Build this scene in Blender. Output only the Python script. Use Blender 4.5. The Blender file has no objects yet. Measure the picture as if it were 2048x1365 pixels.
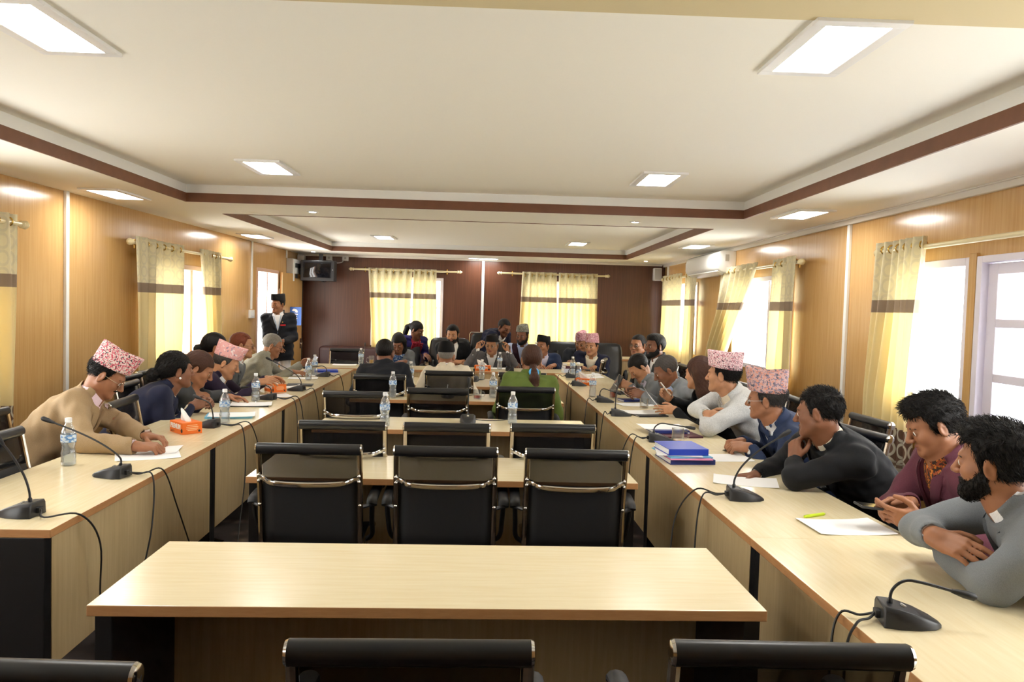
import bpy, bmesh, math, random
import numpy as np
from mathutils import Vector, Matrix
from math import sin, cos, pi, radians as rad

SC = bpy.context.scene
COL = SC.collection
random.seed(7)

# ------------------------------------------------------------------ camera
FPX, PITCH, YAW, ROLL, CAMH = 1550.0, -.0442, .0515, .0288, 1.555
cp, sp, cy, sy, cr, sr = cos(PITCH), sin(PITCH), cos(YAW), sin(YAW), cos(ROLL), sin(ROLL)
FW = Vector((sy*cp, cy*cp, sp)); R0_ = Vector((cy, -sy, 0)); U0_ = R0_.cross(FW)
RT = cr*R0_ + sr*U0_; UP = -sr*R0_ + cr*U0_
CAMO = Vector((0, 0, CAMH))
cam = bpy.data.cameras.new('camera'); camo = bpy.data.objects.new('camera', cam); COL.objects.link(camo)
cam.sensor_fit = 'HORIZONTAL'; cam.sensor_width = 36.0; cam.lens = FPX/2048*36.0
cam.clip_start = .05; cam.clip_end = 200
camo.matrix_world = Matrix(((RT.x, UP.x, -FW.x, CAMO.x), (RT.y, UP.y, -FW.y, CAMO.y), (RT.z, UP.z, -FW.z, CAMO.z), (0, 0, 0, 1)))
SC.camera = camo

def at(px, py, X=None, Y=None, Z=None):
    """world point on the plane X=, Y= or Z= seen at a pixel of the survey photograph"""
    d = FW + RT*((px-1024)/FPX) - UP*((py-682.5)/FPX)
    t = ((X-CAMO.x)/d.x) if X is not None else ((Y-CAMO.y)/d.y) if Y is not None else ((Z-CAMO.z)/d.z)
    return CAMO + d*t

# ------------------------------------------------------------------ world, exposure, render quality
W = bpy.data.worlds.new('world'); SC.world = W; W.use_nodes = True
bg = W.node_tree.nodes['Background']; bg.inputs['Color'].default_value = (1.0, .985, .95, 1); bg.inputs['Strength'].default_value = 9.0
SC.view_settings.view_transform = 'Standard'; SC.view_settings.look = 'None'
SC.view_settings.exposure = 0.58; SC.view_settings.gamma = 1.0; SC.view_settings.use_curve_mapping = False
LAMP = 26.0      # strength of the LED ceiling panels
cy_ = SC.cycles
cy_.use_denoising = True; cy_.max_bounces = 7; cy_.diffuse_bounces = 4; cy_.glossy_bounces = 3
cy_.transmission_bounces = 8; cy_.transparent_max_bounces = 12; cy_.caustics_reflective = False; cy_.caustics_refractive = False
cy_.sample_clamp_indirect = 6.0; cy_.use_adaptive_sampling = True; cy_.adaptive_threshold = .03

# ------------------------------------------------------------------ materials
MAT = {}
def srgb(r, g, b):
    f = lambda c: (c/255/12.92) if c/255 <= .04045 else ((c/255+.055)/1.055)**2.4
    return (f(r), f(g), f(b), 1)
def mat(name, col, rough=.5, metal=0.0, spec=.5, **kw):
    m = bpy.data.materials.new(name); m.use_nodes = True; MAT[name] = m
    b = m.node_tree.nodes['Principled BSDF']
    b.inputs['Base Color'].default_value = col; b.inputs['Roughness'].default_value = rough
    b.inputs['Metallic'].default_value = metal; b.inputs['Specular IOR Level'].default_value = spec
    for k, v in kw.items(): b.inputs[k.replace('_', ' ')].default_value = v

    return m
def nt(m): return m.node_tree.nodes, m.node_tree.links, m.node_tree.nodes.get('Principled BSDF')
def N(m, typ, **kw):
    n = m.node_tree.nodes.new(typ)
    for k, v in kw.items(): setattr(n, k, v)
    return n
def coords(m, scale=(1, 1, 1), kind='Object', rot=(0, 0, 0)):
    nd, ln, b = nt(m)
    tc = N(m, 'ShaderNodeTexCoord'); mp = N(m, 'ShaderNodeMapping')
    mp.inputs['Scale'].default_value = scale; mp.inputs['Rotation'].default_value = rot
    ln.new(tc.outputs[kind], mp.inputs['Vector']); return mp.outputs['Vector']
def ramp(m, fac, stops, interp='LINEAR'):
    n = N(m, 'ShaderNodeValToRGB'); n.color_ramp.interpolation = interp
    e = n.color_ramp.elements
    while len(e) > 1: e.remove(e[-1])
    e[0].position, e[0].color = stops[0]
    for p, c in stops[1:]:
        x = e.new(p); x.color = c
    m.node_tree.links.new(fac, n.inputs['Fac']); return n.outputs['Color']
def noise(m, vec, scale, detail=3, rough=.5):
    n = N(m, 'ShaderNodeTexNoise'); n.inputs['Scale'].default_value = scale; n.inputs['Detail'].default_value = detail
    n.inputs['Roughness'].default_value = rough
    m.node_tree.links.new(vec, n.inputs['Vector']); return n.outputs['Fac']
def bump(m, fac, strength=.2, dist=.002):
    n = N(m, 'ShaderNodeBump'); n.inputs['Strength'].default_value = strength; n.inputs['Distance'].default_value = dist
    nd, ln, b = nt(m); ln.new(fac, n.inputs['Height']); ln.new(n.outputs['Normal'], b.inputs['Normal'])
def mixc(m, fac, a, b_, mode='MIX'):
    n = N(m, 'ShaderNodeMix', data_type='RGBA', blend_type=mode)
    ln = m.node_tree.links
    for s, v in ((n.inputs['Factor'], fac), (n.inputs['A'], a), (n.inputs['B'], b_)):
        if hasattr(v, 'links'): ln.new(v, s)
        else: s.default_value = v
    return n.outputs['Result']
def mathn(m, op, a, b_=None):
    n = N(m, 'ShaderNodeMath', operation=op); ln = m.node_tree.links
    for i, v in enumerate((a, b_)):
        if v is None: continue
        if hasattr(v, 'links'): ln.new(v, n.inputs[i])
        else: n.inputs[i].default_value = v
    return n.outputs[0]
def grained(name, c1, c2, scale, rough, nscale=3.0, spec=.5, bmp=0.0):
    m = mat(name, c1, rough, spec=spec); nd, ln, b = nt(m)
    f = noise(m, coords(m, scale), nscale, 5, .6)
    ln.new(ramp(m, f, [(.3, c1), (.7, c2)]), b.inputs['Base Color'])
    if bmp: bump(m, f, bmp)
    return m
# wood-grained surfaces
grained('maple', srgb(232, 220, 186), srgb(225, 209, 170), (2, 26, 26), .22, 2.2)
grained('maple_y', srgb(232, 220, 186), srgb(225, 209, 170), (26, 2, 26), .22, 2.2)
grained('maple_panel', srgb(204, 182, 140), srgb(188, 164, 120), (26, 26, 1.6), .42, 2.0)
grained('edge_band', srgb(196, 146, 96), srgb(184, 132, 84), (6, 6, 40), .4)
grained('wall_laminate', srgb(206, 166, 110), srgb(190, 147, 90), (22, 22, .7), .2, 2.4)
grained('wall_dark', srgb(100, 62, 43), srgb(78, 46, 32), (30, 30, .6), .35, 2.4)
grained('brown_paint', srgb(118, 76, 52), srgb(106, 68, 46), (3, 3, 3), .55)
mat('ceiling_paint', srgb(248, 245, 234), .8)
mat('ceiling_tan', srgb(216, 200, 158), .8)
mat('white_trim', srgb(236, 236, 232), .45)
mat('cornice', srgb(220, 214, 204), .5)
mat('white_plastic', srgb(236, 236, 234), .35)
mat('grey_plastic', srgb(188, 186, 180), .45)
mat('lilac_paint', srgb(226, 220, 232), .4)
mat('door_paint', srgb(238, 216, 186), .4)
mat('black_panel', srgb(20, 20, 22), .38)
mat('black_plastic', srgb(34, 35, 38), .42)
mat('black_soft', srgb(26, 27, 30), .55)
mat('black_leather', srgb(24, 25, 28), .35)
mat('screen_glass', srgb(20, 20, 24), .08)
mat('chrome', srgb(205, 203, 198), .12, 1.0)
mat('chrome_warm', srgb(190, 178, 160), .18, 1.0)
mat('brass', srgb(206, 170, 92), .22, 1.0)
mat('rod_cream', srgb(226, 212, 168), .35)
mat('paper', srgb(240, 240, 240), .7)
mat('paper_blue', srgb(196, 204, 226), .7)
mat('orange_card', srgb(240, 116, 22), .45)
mat('orange_text', srgb(250, 200, 150), .5)
mat('white_ink', srgb(245, 245, 245), .5)
mat('dark_ink', srgb(40, 30, 30), .5)
mat('blue_sign', srgb(20, 92, 180), .35)
mat('blue_book', srgb(28, 66, 190), .35)
mat('navy_book', srgb(22, 40, 120), .4)
mat('cyan_card', srgb(120, 190, 226), .5)
mat('pink_card', srgb(240, 150, 196), .5)
mat('maroon_book', srgb(84, 38, 52), .5)
mat('lime', srgb(196, 222, 30), .35)
mat('red_plastic', srgb(196, 24, 40), .35)
mat('pen_black', srgb(22, 22, 24), .3)
mat('sofa_maroon', srgb(54, 25, 23), .5)
mat('leaf', srgb(70, 96, 46), .5); mat('petal', srgb(246, 242, 226), .6)
mat('amber_tea', srgb(190, 140, 50), .1); mat('red_tea', srgb(170, 50, 14), .1)
mat('cable', srgb(24, 24, 26), .5)
mat('label_blue', srgb(150, 186, 222), .4)
mat('cap_white', srgb(240, 242, 244), .4)
m = mat('carpet', srgb(70, 58, 52), .95); nd, ln, b = nt(m)
v = N(m, 'ShaderNodeTexVoronoi'); v.inputs['Scale'].default_value = 7; ln.new(coords(m), v.inputs['Vector'])
n1 = noise(m, coords(m), 260, 2)
c_ = ramp(m, v.outputs['Distance'], [(.0, srgb(160, 142, 124)), (.28, srgb(92, 78, 70)), (.5, srgb(56, 48, 45))])
ln.new(mixc(m, n1, c_, srgb(58, 48, 44)), b.inputs['Base Color'])
m = mat('led_panel', (1, 1, 1, 1), .4); nd, ln, b = nt(m)
b.inputs['Emission Color'].default_value = (1.0, .98, .94, 1); b.inputs['Emission Strength'].default_value = LAMP

def mixglass(name, tint, gloss=.12, diff=None, dfac=0.0):
    """thin clear sheet: mostly transparent with a glossy coat"""
    m = bpy.data.materials.new(name); m.use_nodes = True; MAT[name] = m
    nd = m.node_tree.nodes; ln = m.node_tree.links; nd.remove(nd['Principled BSDF']); out = nd['Material Output']
    t = nd.new('ShaderNodeBsdfTransparent'); t.inputs['Color'].default_value = tint
    g = nd.new('ShaderNodeBsdfGlossy'); g.inputs['Roughness'].default_value = .06
    lw = nd.new('ShaderNodeLayerWeight'); lw.inputs['Blend'].default_value = gloss
    mx = nd.new('ShaderNodeMixShader'); ln.new(lw.outputs['Facing'], mx.inputs[0]); ln.new(t.outputs[0], mx.inputs[1]); ln.new(g.outputs[0], mx.inputs[2])
    last = mx
    if diff:
        d = nd.new('ShaderNodeBsdfDiffuse'); d.inputs['Color'].default_value = diff
        m2 = nd.new('ShaderNodeMixShader'); m2.inputs[0].default_value = dfac
        ln.new(mx.outputs[0], m2.inputs[1]); ln.new(d.outputs[0], m2.inputs[2]); last = m2
    ln.new(last.outputs[0], out.inputs['Surface']); return m
mixglass('window_glass', (.96, .97, .97, 1), .05)
mixglass('frosted_glass', (.95, .97, 1, 1), .05, (.9, .92, .95, 1), .35)
mixglass('clear_plastic', (.90, .93, .95, 1), .30, (.9, .93, .96, 1), .10)
mixglass('mug_glass', (.93, .94, .94, 1), .30, (.9, .9, .9, 1), .05)
mixglass('lens_glass', (.94, .95, .95, 1), .12)
# open weave of the chair backs: dark threads with fine holes
mixglass('mesh_weave', (.85, .83, .80, 1), .03, (.012, .012, .014, 1), .62)

def cloth(name, col, col2=None, rough=.85, scale=420, bmp=.15, sheen=.04):
    m = mat(name, col, rough, spec=.25); nd, ln, b = nt(m)
    b.inputs['Sheen Weight'].default_value = sheen
    vec = coords(m)
    f = noise(m, vec, scale, 2, .7)
    c2 = col2 or tuple(min(1, c*1.25+.002) for c in col[:3])+(1,)
    ln.new(ramp(m, f, [(.35, col), (.68, c2)]), b.inputs['Base Color'])
    bump(m, noise(m, vec, 60, 3), bmp, .003)
    return m
def skinmat(name, col, lips):
    m = mat(name, col, .48, spec=.4); nd, ln, b = nt(m)
    vec = coords(m); f = noise(m, vec, 28, 4)
    ln.new(ramp(m, f, [(.3, tuple(c*.9 for c in col[:3])+(1,)), (.7, tuple(min(1, c*1.1) for c in col[:3])+(1,))]), b.inputs['Base Color'])
    bump(m, noise(m, vec, 400, 2), .06, .001)
    mat(name+'_lip', lips, .4)
    return m
skinmat('skin_mid', srgb(156, 106, 76), srgb(140, 84, 68))
skinmat('skin_dark', srgb(126, 82, 58), srgb(112, 66, 54))
skinmat('skin_light', srgb(180, 130, 96), srgb(158, 92, 78))
def hairmat(name, col, rough=.42):
    m = mat(name, col, rough+.10, spec=.22); nd, ln, b = nt(m)
    vec = coords(m, (160, 160, 40)); f = noise(m, vec, 3.0, 3)
    ln.new(ramp(m, f, [(.3, tuple(c*.6 for c in col[:3])+(1,)), (.75, tuple(min(1, c*1.7) for c in col[:3])+(1,))]), b.inputs['Base Color'])
    bump(m, f, .5, .004); return m
hairmat('hair_black', srgb(19, 16, 15)); hairmat('hair_brown', srgb(62, 38, 28)); hairmat('hair_auburn', srgb(110, 56, 38)); hairmat('hair_grey', srgb(128, 124, 118)); hairmat('hair_salt', srgb(66, 62, 60))
mat('eye_white', srgb(226, 220, 212), .2); mat('iris', srgb(34, 20, 14), .12)
cloth('beige_wool', srgb(152, 128, 96), srgb(170, 146, 112)); cloth('navy_wool', srgb(26, 30, 52)); cloth('dark_suit', srgb(28, 30, 36))
cloth('black_suit', srgb(20, 21, 24)); cloth('charcoal_suit', srgb(56, 58, 60)); cloth('grey_suit', srgb(112, 116, 120)); cloth('light_grey_suit', srgb(176, 178, 178), srgb(204, 204, 202), scale=160)
cloth('blue_grey_suit', srgb(108, 112, 116)); cloth('tweed_grey', srgb(118, 116, 106), srgb(168, 166, 154), scale=300); cloth('navy_blue_suit', srgb(38, 50, 78)); cloth('maroon_suit', srgb(86, 44, 56)); cloth('maroon_vest', srgb(48, 22, 34))
cloth('green_wool', srgb(88, 104, 46)); cloth('aubergine_suit', srgb(34, 24, 44)); cloth('blue_suit', srgb(34, 50, 92)); cloth('steel_grey', srgb(92, 90, 92))
cloth('white_cotton', srgb(232, 232, 236)); cloth('pink_cotton', srgb(228, 206, 216)); cloth('cream_cotton', srgb(222, 212, 192)); cloth('pale_blue_cotton', srgb(176, 190, 226)); cloth('lavender_cotton', srgb(210, 204, 222))
cloth('dark_trouser', srgb(30, 30, 34)); cloth('indigo_knit', srgb(44, 40, 96)); cloth('black_felt', srgb(22, 21, 22))
cloth('shoe_leather', srgb(24, 20, 18), bmp=.02)
def spotted(name, base, spots, scale, thr, rough=.8):
    """printed cotton: small blotches of several colours"""
    m = mat(name, base, rough); nd, ln, b = nt(m); vec = coords(m); cur = base
    for i, c in enumerate(spots):
        mp = N(m, 'ShaderNodeMapping'); mp.inputs['Location'].default_value = (i*3.7, i*1.3, i*2.1); ln.new(vec, mp.inputs['Vector'])
        f = noise(m, mp.outputs[0], scale*(1+.17*i), 2, .5)
        cur = mixc(m, ramp(m, f, [(0, (0, 0, 0, 1)), (thr, (0, 0, 0, 1)), (thr+.03, (1, 1, 1, 1))]), cur, c)
    ln.new(cur, b.inputs['Base Color']); return m
spotted('topi_red', srgb(228, 208, 204), [srgb(206, 84, 104), srgb(58, 60, 66), srgb(206, 84, 104)], 95, .56)
spotted('topi_salmon', srgb(226, 168, 166), [srgb(150, 130, 150), srgb(236, 216, 214)], 42, .6)
spotted('topi_pink', srgb(226, 186, 192), [srgb(176, 72, 92), srgb(92, 60, 72), srgb(240, 226, 224)], 110, .56)
spotted('topi_floral', srgb(204, 166, 162), [srgb(92, 92, 108), srgb(214, 148, 128), srgb(140, 126, 144)], 64, .55)
spotted('topi_rose', srgb(206, 150, 164), [srgb(150, 70, 90), srgb(236, 208, 212)], 70, .56)
spotted('topi_greyweave', srgb(120, 120, 108), [srgb(170, 170, 158), srgb(64, 64, 60)], 130, .53)
spotted('shirt_orange_print', srgb(54, 34, 26), [srgb(206, 124, 40), srgb(150, 70, 30)], 70, .54)
spotted('blouse_blue_print', srgb(60, 96, 150), [srgb(196, 214, 230), srgb(40, 60, 110)], 60, .56)
spotted('scarf_red', srgb(150, 20, 44), [srgb(220, 190, 190)], 60, .66)

def curtain_mat(name, z0, trans=.42):
    """cream woven curtain: patterned head, brown band, pale body, ringed border near the floor; z0 = rod height"""
    m = bpy.data.materials.new(name); m.use_nodes = True; MAT[name] = m
    nd = m.node_tree.nodes; ln = m.node_tree.links; nd.remove(nd['Principled BSDF']); out = nd['Material Output']
    g = nd.new('ShaderNodeNewGeometry'); sep = nd.new('ShaderNodeSeparateXYZ'); ln.new(g.outputs['Position'], sep.inputs[0])
    f = mathn(m, 'DIVIDE', sep.outputs['Z'], 2.2)
    zt = lambda z: max(0, min(1, z/2.2))
    body = ramp(m, f, [(0, srgb(176, 168, 150)), (zt(.58), srgb(112, 84, 70)), (zt(.80), srgb(250, 236, 186)), (zt(z0-.485), srgb(158, 140, 122)), (zt(z0-.40), srgb(242, 234, 200))], 'CONSTANT')
    vec = coords(m, (1, 1, 1), 'UV')
    v2 = nd.new('ShaderNodeTexVoronoi'); v2.inputs['Scale'].default_value = 9; v2.inputs['Randomness'].default_value = 0.0; ln.new(vec, v2.inputs['Vector'])
    ringp = ramp(m, v2.outputs['Distance'], [(0, (0, 0, 0, 1)), (.30, (0, 0, 0, 1)), (.33, (1, 1, 1, 1)), (.47, (1, 1, 1, 1)), (.5, (0, 0, 0, 1))])
    border = ramp(m, f, [(0, (0, 0, 0, 1)), (zt(.58), (1, 1, 1, 1)), (zt(.80), (0, 0, 0, 1)), (zt(z0-.40), (.35, .35, .35, 1))], 'CONSTANT')
    body = mixc(m, mathn(m, 'MULTIPLY', ringp, border), body, srgb(206, 200, 180))
    stripe = mathn(m, 'GREATER_THAN', mathn(m, 'SINE', mathn(m, 'MULTIPLY', sep.outputs['Z'], 70.0)), .75)
    low = mathn(m, 'LESS_THAN', sep.outputs['Z'], .58)
    body = mixc(m, mathn(m, 'MULTIPLY', stripe, low), body, srgb(120, 96, 82))
    d = nd.new('ShaderNodeBsdfDiffuse'); t = nd.new('ShaderNodeBsdfTranslucent'); ln.new(body, d.inputs[0])
    ln.new(mixc(m, .35, body, (1.0, .96, .84, 1)), t.inputs[0])
    tf = ramp(m, f, [(0, (.1, .1, .1, 1)), (zt(.80), (trans, trans, trans, 1)), (zt(z0-.485), (.2, .2, .2, 1)), (zt(z0-.40), (trans*.75, trans*.75, trans*.75, 1))], 'CONSTANT')
    mx = nd.new('ShaderNodeMixShader'); ln.new(tf, mx.inputs[0]); ln.new(d.outputs[0], mx.inputs[1]); ln.new(t.outputs[0], mx.inputs[2])
    ln.new(mx.outputs[0], out.inputs['Surface']); return m
curtain_mat('curtain_cloth', 2.07); curtain_mat('curtain_cloth_back', 2.12)
# ------------------------------------------------------------------ mesh helpers
class MB:
    """collects shapes into ONE mesh"""
    def __init__(s): s.v = []; s.f = []; s.m = []; s.uv = None
    def add(s, vs, fs, mi=0):
        o = len(s.v); s.v += [tuple(p) for p in vs]; s.f += [tuple(i+o for i in f) for f in fs]; s.m += [mi]*len(fs); return s
    def box(s, lo, hi, mi=0, side_mi=None):
        x0, y0, z0 = lo; x1, y1, z1 = hi; o = len(s.f)
        s.add([(x0,y0,z0),(x1,y0,z0),(x1,y1,z0),(x0,y1,z0),(x0,y0,z1),(x1,y0,z1),(x1,y1,z1),(x0,y1,z1)],
              [(0,3,2,1),(4,5,6,7),(0,1,5,4),(1,2,6,5),(2,3,7,6),(3,0,4,7)], mi)
        if side_mi is not None:
            for k in range(2, 6): s.m[o+k] = side_mi
        return s
    def obox(s, c, ax, half, mi=0):
        """oriented box: centre, three unit axes, half sizes"""
        c = Vector(c); A = [Vector(a) for a in ax]
        vs = [c + A[0]*(sx*half[0]) + A[1]*(sy_*half[1]) + A[2]*(sz*half[2]) for sz in (-1, 1) for sx, sy_ in ((-1,-1),(1,-1),(1,1),(-1,1))]
        return s.add(vs, [(0,3,2,1),(4,5,6,7),(0,1,5,4),(1,2,6,5),(2,3,7,6),(3,0,4,7)], mi)
    def tube(s, pts, r, seg=8, mi=0, cap=True, flat=None, upv=None):
        """swept tube; r a number or a list; flat=(a,b) gives an elliptic section (a along upv-side, b along normal)"""
        P = [Vector(p) for p in pts]; n = len(P); rs = r if isinstance(r, (list, tuple)) else [r]*n
        T = []
        for i in range(n):
            t = (P[min(i+1, n-1)]-P[max(i-1, 0)]); T.append(t.normalized() if t.length > 1e-9 else Vector((0, 0, 1)))
        u = Vector(upv) if upv else (Vector((0, 0, 1)) if abs(T[0].z) < .9 else Vector((1, 0, 0)))
        u = (u-T[0]*u.dot(T[0])).normalized(); vs = []
        for i in range(n):
            u = (u-T[i]*u.dot(T[i])).normalized(); w = T[i].cross(u)
            a, b_ = flat if flat else (1, 1)
            for k in range(seg):
                q = 2*pi*k/seg; vs.append(P[i]+(u*(cos(q)*a)+w*(sin(q)*b_))*rs[i])
        fs = [(i*seg+k, i*seg+(k+1) % seg, (i+1)*seg+(k+1) % seg, (i+1)*seg+k) for i in range(n-1) for k in range(seg)]
        if cap: fs += [tuple(range(seg))[::-1], tuple((n-1)*seg+k for k in range(seg))]
        return s.add(vs, fs, mi)
    def lathe(s, prof, seg=20, c=(0, 0, 0), mi=0, closed=False):
        vs = []; n = len(prof)
        for r, z in prof:
            for k in range(seg): q = 2*pi*k/seg; vs.append((c[0]+r*cos(q), c[1]+r*sin(q), c[2]+z))
        fs = [(i*seg+k, i*seg+(k+1) % seg, (i+1)*seg+(k+1) % seg, (i+1)*seg+k) for i in range(n-1) for k in range(seg)]
        if prof[0][0] > 1e-6 and not closed: fs.append(tuple(range(seg))[::-1])
        if prof[-1][0] > 1e-6 and not closed: fs.append(tuple((n-1)*seg+k for k in range(seg)))
        return s.add(vs, fs, mi)
    def rings(s, R, mi=0, cap0=True, cap1=True, close=True):
        seg = len(R[0]); vs = [p for r in R for p in r]; n = len(R)
        fs = [(i*seg+k, i*seg+(k+1) % seg, (i+1)*seg+(k+1) % seg, (i+1)*seg+k) for i in range(n-1) for k in range(seg if close else seg-1)]
        if cap0: fs.append(tuple(range(seg))[::-1])
        if cap1: fs.append(tuple((n-1)*seg+k for k in range(seg)))
        return s.add(vs, fs, mi)
    def prism(s, poly, axis, a0, a1, mi=0):
        """extrude a 2D polygon along axis 0/1/2 from a0 to a1"""
        def mk(p, a):
            q = list(p); q.insert(axis, a); return tuple(q)
        n = len(poly); vs = [mk(p, a0) for p in poly]+[mk(p, a1) for p in poly]
        return s.add(vs, [tuple(range(n))[::-1], tuple(range(n, 2*n))]+[(k, (k+1) % n, n+(k+1) % n, n+k) for k in range(n)], mi)
    def sphere(s, c, r, seg=12, ring=8, mi=0, sc=(1, 1, 1)):
        vs = [(c[0], c[1], c[2]-r*sc[2])]
        for i in range(1, ring):
            a = -pi/2+pi*i/ring
            for k in range(seg): q = 2*pi*k/seg; vs.append((c[0]+r*cos(a)*cos(q)*sc[0], c[1]+r*cos(a)*sin(q)*sc[1], c[2]+r*sin(a)*sc[2]))
        vs.append((c[0], c[1], c[2]+r*sc[2])); L = len(vs)-1
        fs = [(0, 1+(k+1) % seg, 1+k) for k in range(seg)]
        fs += [(1+i*seg+k, 1+i*seg+(k+1) % seg, 1+(i+1)*seg+(k+1) % seg, 1+(i+1)*seg+k) for i in range(ring-2) for k in range(seg)]
        fs += [(L, L-seg+k, L-seg+(k+1) % seg) for k in range(seg)]
        return s.add(vs, fs, mi)
def obj(name, mb, mats, parent=None, smooth=False, bevel=0, loc=None, origin=None, bseg=2):
    """link one mesh object; origin: world point to subtract (object placed there or at its parent)"""
    me = bpy.data.meshes.new(name)
    vs = mb.v if origin is None else [(p[0]-origin[0], p[1]-origin[1], p[2]-origin[2]) for p in mb.v]
    me.from_pydata(vs, [], mb.f)
    for mm in (mats if isinstance(mats, (list, tuple)) else [mats]): me.materials.append(MAT[mm])
    if any(mb.m): me.polygons.foreach_set('material_index', mb.m)
    bm = bmesh.new(); bm.from_mesh(me); bmesh.ops.recalc_face_normals(bm, faces=bm.faces); bm.to_mesh(me); bm.free()
    if mb.uv:
        ul = me.uv_layers.new(name='UVMap')
        for l in me.loops: ul.data[l.index].uv = mb.uv[l.vertex_index]
    if smooth:
        me.polygons.foreach_set('use_smooth', [True]*len(me.polygons))
        if smooth != 'all': me.set_sharp_from_angle(angle=rad(38))
    o = bpy.data.objects.new(name, me); COL.objects.link(o)
    if parent: o.parent = parent
    if loc is not None: o.location = loc
    elif origin is not None and not parent: o.location = origin
    if bevel:
        b_ = o.modifiers.new('Bevel', 'BEVEL'); b_.width = bevel; b_.segments = bseg; b_.limit_method = 'ANGLE'; b_.angle_limit = rad(40)
    return o
def tag(o, label, cat, group=None):
    o['label'] = label; o['category'] = cat
    if group: o['group'] = group
    return o
def thing(name, label, cat, loc=(0, 0, 0), rotz=0, group=None):
    o = bpy.data.objects.new(name, None); COL.objects.link(o); o.location = loc; o.rotation_euler = (0, 0, rotz); o.empty_display_size = .1
    return tag(o, label, cat, group)
def struct(name, mb, mats, **kw):
    o = obj(name, mb, mats, **kw)
    if not kw.get('parent'): o['kind'] = 'structure'
    return o
def dup(root, loc, rotz, label, group=None):
    def cp_(o, par):
        c = o.copy(); COL.objects.link(c); c.parent = par
        for ch in o.children: cp_(ch, c)
        return c
    r = root.copy(); COL.objects.link(r); r.location = loc; r.rotation_euler = (0, 0, rotz); r['label'] = label
    if group: r['group'] = group
    for ch in list(root.children): cp_(ch, r)
    return r
def text_mesh(name, txt, size, mtl, parent, mtx, depth=.0006, bold=0.0, sx=1.0):
    c = bpy.data.curves.new(name, 'FONT'); c.body = txt; c.size = size; c.extrude = depth; c.offset = bold; c.align_x = 'CENTER'; c.align_y = 'CENTER'; c.resolution_u = 2
    o = bpy.data.objects.new(name, c); COL.objects.link(o)
    me = bpy.data.meshes.new_from_object(o.evaluated_get(bpy.context.evaluated_depsgraph_get())); bpy.data.objects.remove(o); bpy.data.curves.remove(c)
    me.materials.clear(); me.materials.append(MAT[mtl]); me.transform(mtx @ Matrix.Diagonal((sx, 1, 1, 1)))
    o = bpy.data.objects.new(name, me); COL.objects.link(o); o.parent = parent; return o
def bez(p0, p1, p2, p3, n=14):
    P = [Vector(p) for p in (p0, p1, p2, p3)]
    return [P[0]*(1-t)**3+P[1]*3*t*(1-t)**2+P[2]*3*t*t*(1-t)+P[3]*t**3 for t in [i/(n-1) for i in range(n)]]
def spline(pts, n=8):
    """Catmull-Rom through points"""
    P = [Vector(p) for p in pts]; P = [P[0]*2-P[1]]+P+[P[-1]*2-P[-2]]; out = []
    for i in range(1, len(P)-2):
        for k in range(n):
            t = k/n; a, b_, c, d = P[i-1], P[i], P[i+1], P[i+2]
            out.append(.5*((2*b_)+(c-a)*t+(2*a-5*b_+4*c-d)*t*t+(3*b_-a-3*c+d)*t**3))
    return out+[P[-2]]
# ------------------------------------------------------------------ the room (its axes are turned 1.6 degrees from the rows of desks)
RROT = -.0287
XL, XR, YB, YN, HC, HH = -3.312, 2.843, 13.05, -2.6, 2.340, 2.478
def RP(x, y, z=0):
    c, s = cos(.0287), sin(.0287); return Vector((x*c+y*s, -x*s+y*c, z))
def rstruct(name, mb, mats, **kw):
    o = struct(name, mb, mats, **kw); o.rotation_euler = (0, 0, RROT); return o
def rthing(name, label, cat, x, y, z=0, rz=0, group=None): return thing(name, label, cat, RP(x, y, z), RROT+rz, group)

def wall(name, axis, pos, out, a0, a1, z1, holes, mtl):
    """wall plane with rectangular openings; axis 0: wall at X=pos, runs along Y; axis 1: wall at Y=pos, runs along X"""
    mb = MB(); A = sorted({a0, a1} | {h[0] for h in holes} | {h[1] for h in holes}); Z = sorted({0, z1} | {h[2] for h in holes} | {h[3] for h in holes})
    p0, p1 = sorted((pos, pos+out))
    for i in range(len(A)-1):
        for j in range(len(Z)-1):
            ca, cz = (A[i]+A[i+1])/2, (Z[j]+Z[j+1])/2
            if any(h[0] < ca < h[1] and h[2] < cz < h[3] for h in holes): continue
            lo, hi = ((p0, A[i], Z[j]), (p1, A[i+1], Z[j+1])) if axis == 0 else ((A[i], p0, Z[j]), (A[i+1], p1, Z[j+1]))
            mb.box(lo, hi)
    return rstruct(name, mb, mtl)
HL = [(0.2, 2.0, .95, 1.93), (3.3, 5.1, .95, 1.9), (7.42, 8.95, .90, 1.9), (10.82, 11.88, 0, 2.0)]
HR = [(0.9, 2.9, .95, 1.93), (3.56, 4.515, 0, 1.93), (4.59, 5.36, .95, 1.93), (7.36, 9.2, .95, 1.95), (10.85, 12.6, .95, 1.98)]
HB = [(-2.08, -.88, .84, 2.0), (.46, 1.66, .84, 2.0)]
wall('wall_left', 0, XL, -.1, YN, YB, 2.6, HL, 'wall_laminate')
wall('wall_right', 0, XR, .1, YN, YB, 2.6, HR, 'wall_laminate')
wall('wall_back', 1, YB, .1, XL-.1, XR+.1, 2.6, HB, 'wall_dark')
wall('wall_rear', 1, YN, -.1, XL-.1, XR+.1, 2.6, [], 'wall_laminate')
rstruct('floor', MB().box((XL-.1, YN-.1, -.1), (XR+.1, YB+.1, 0)), 'carpet')
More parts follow.
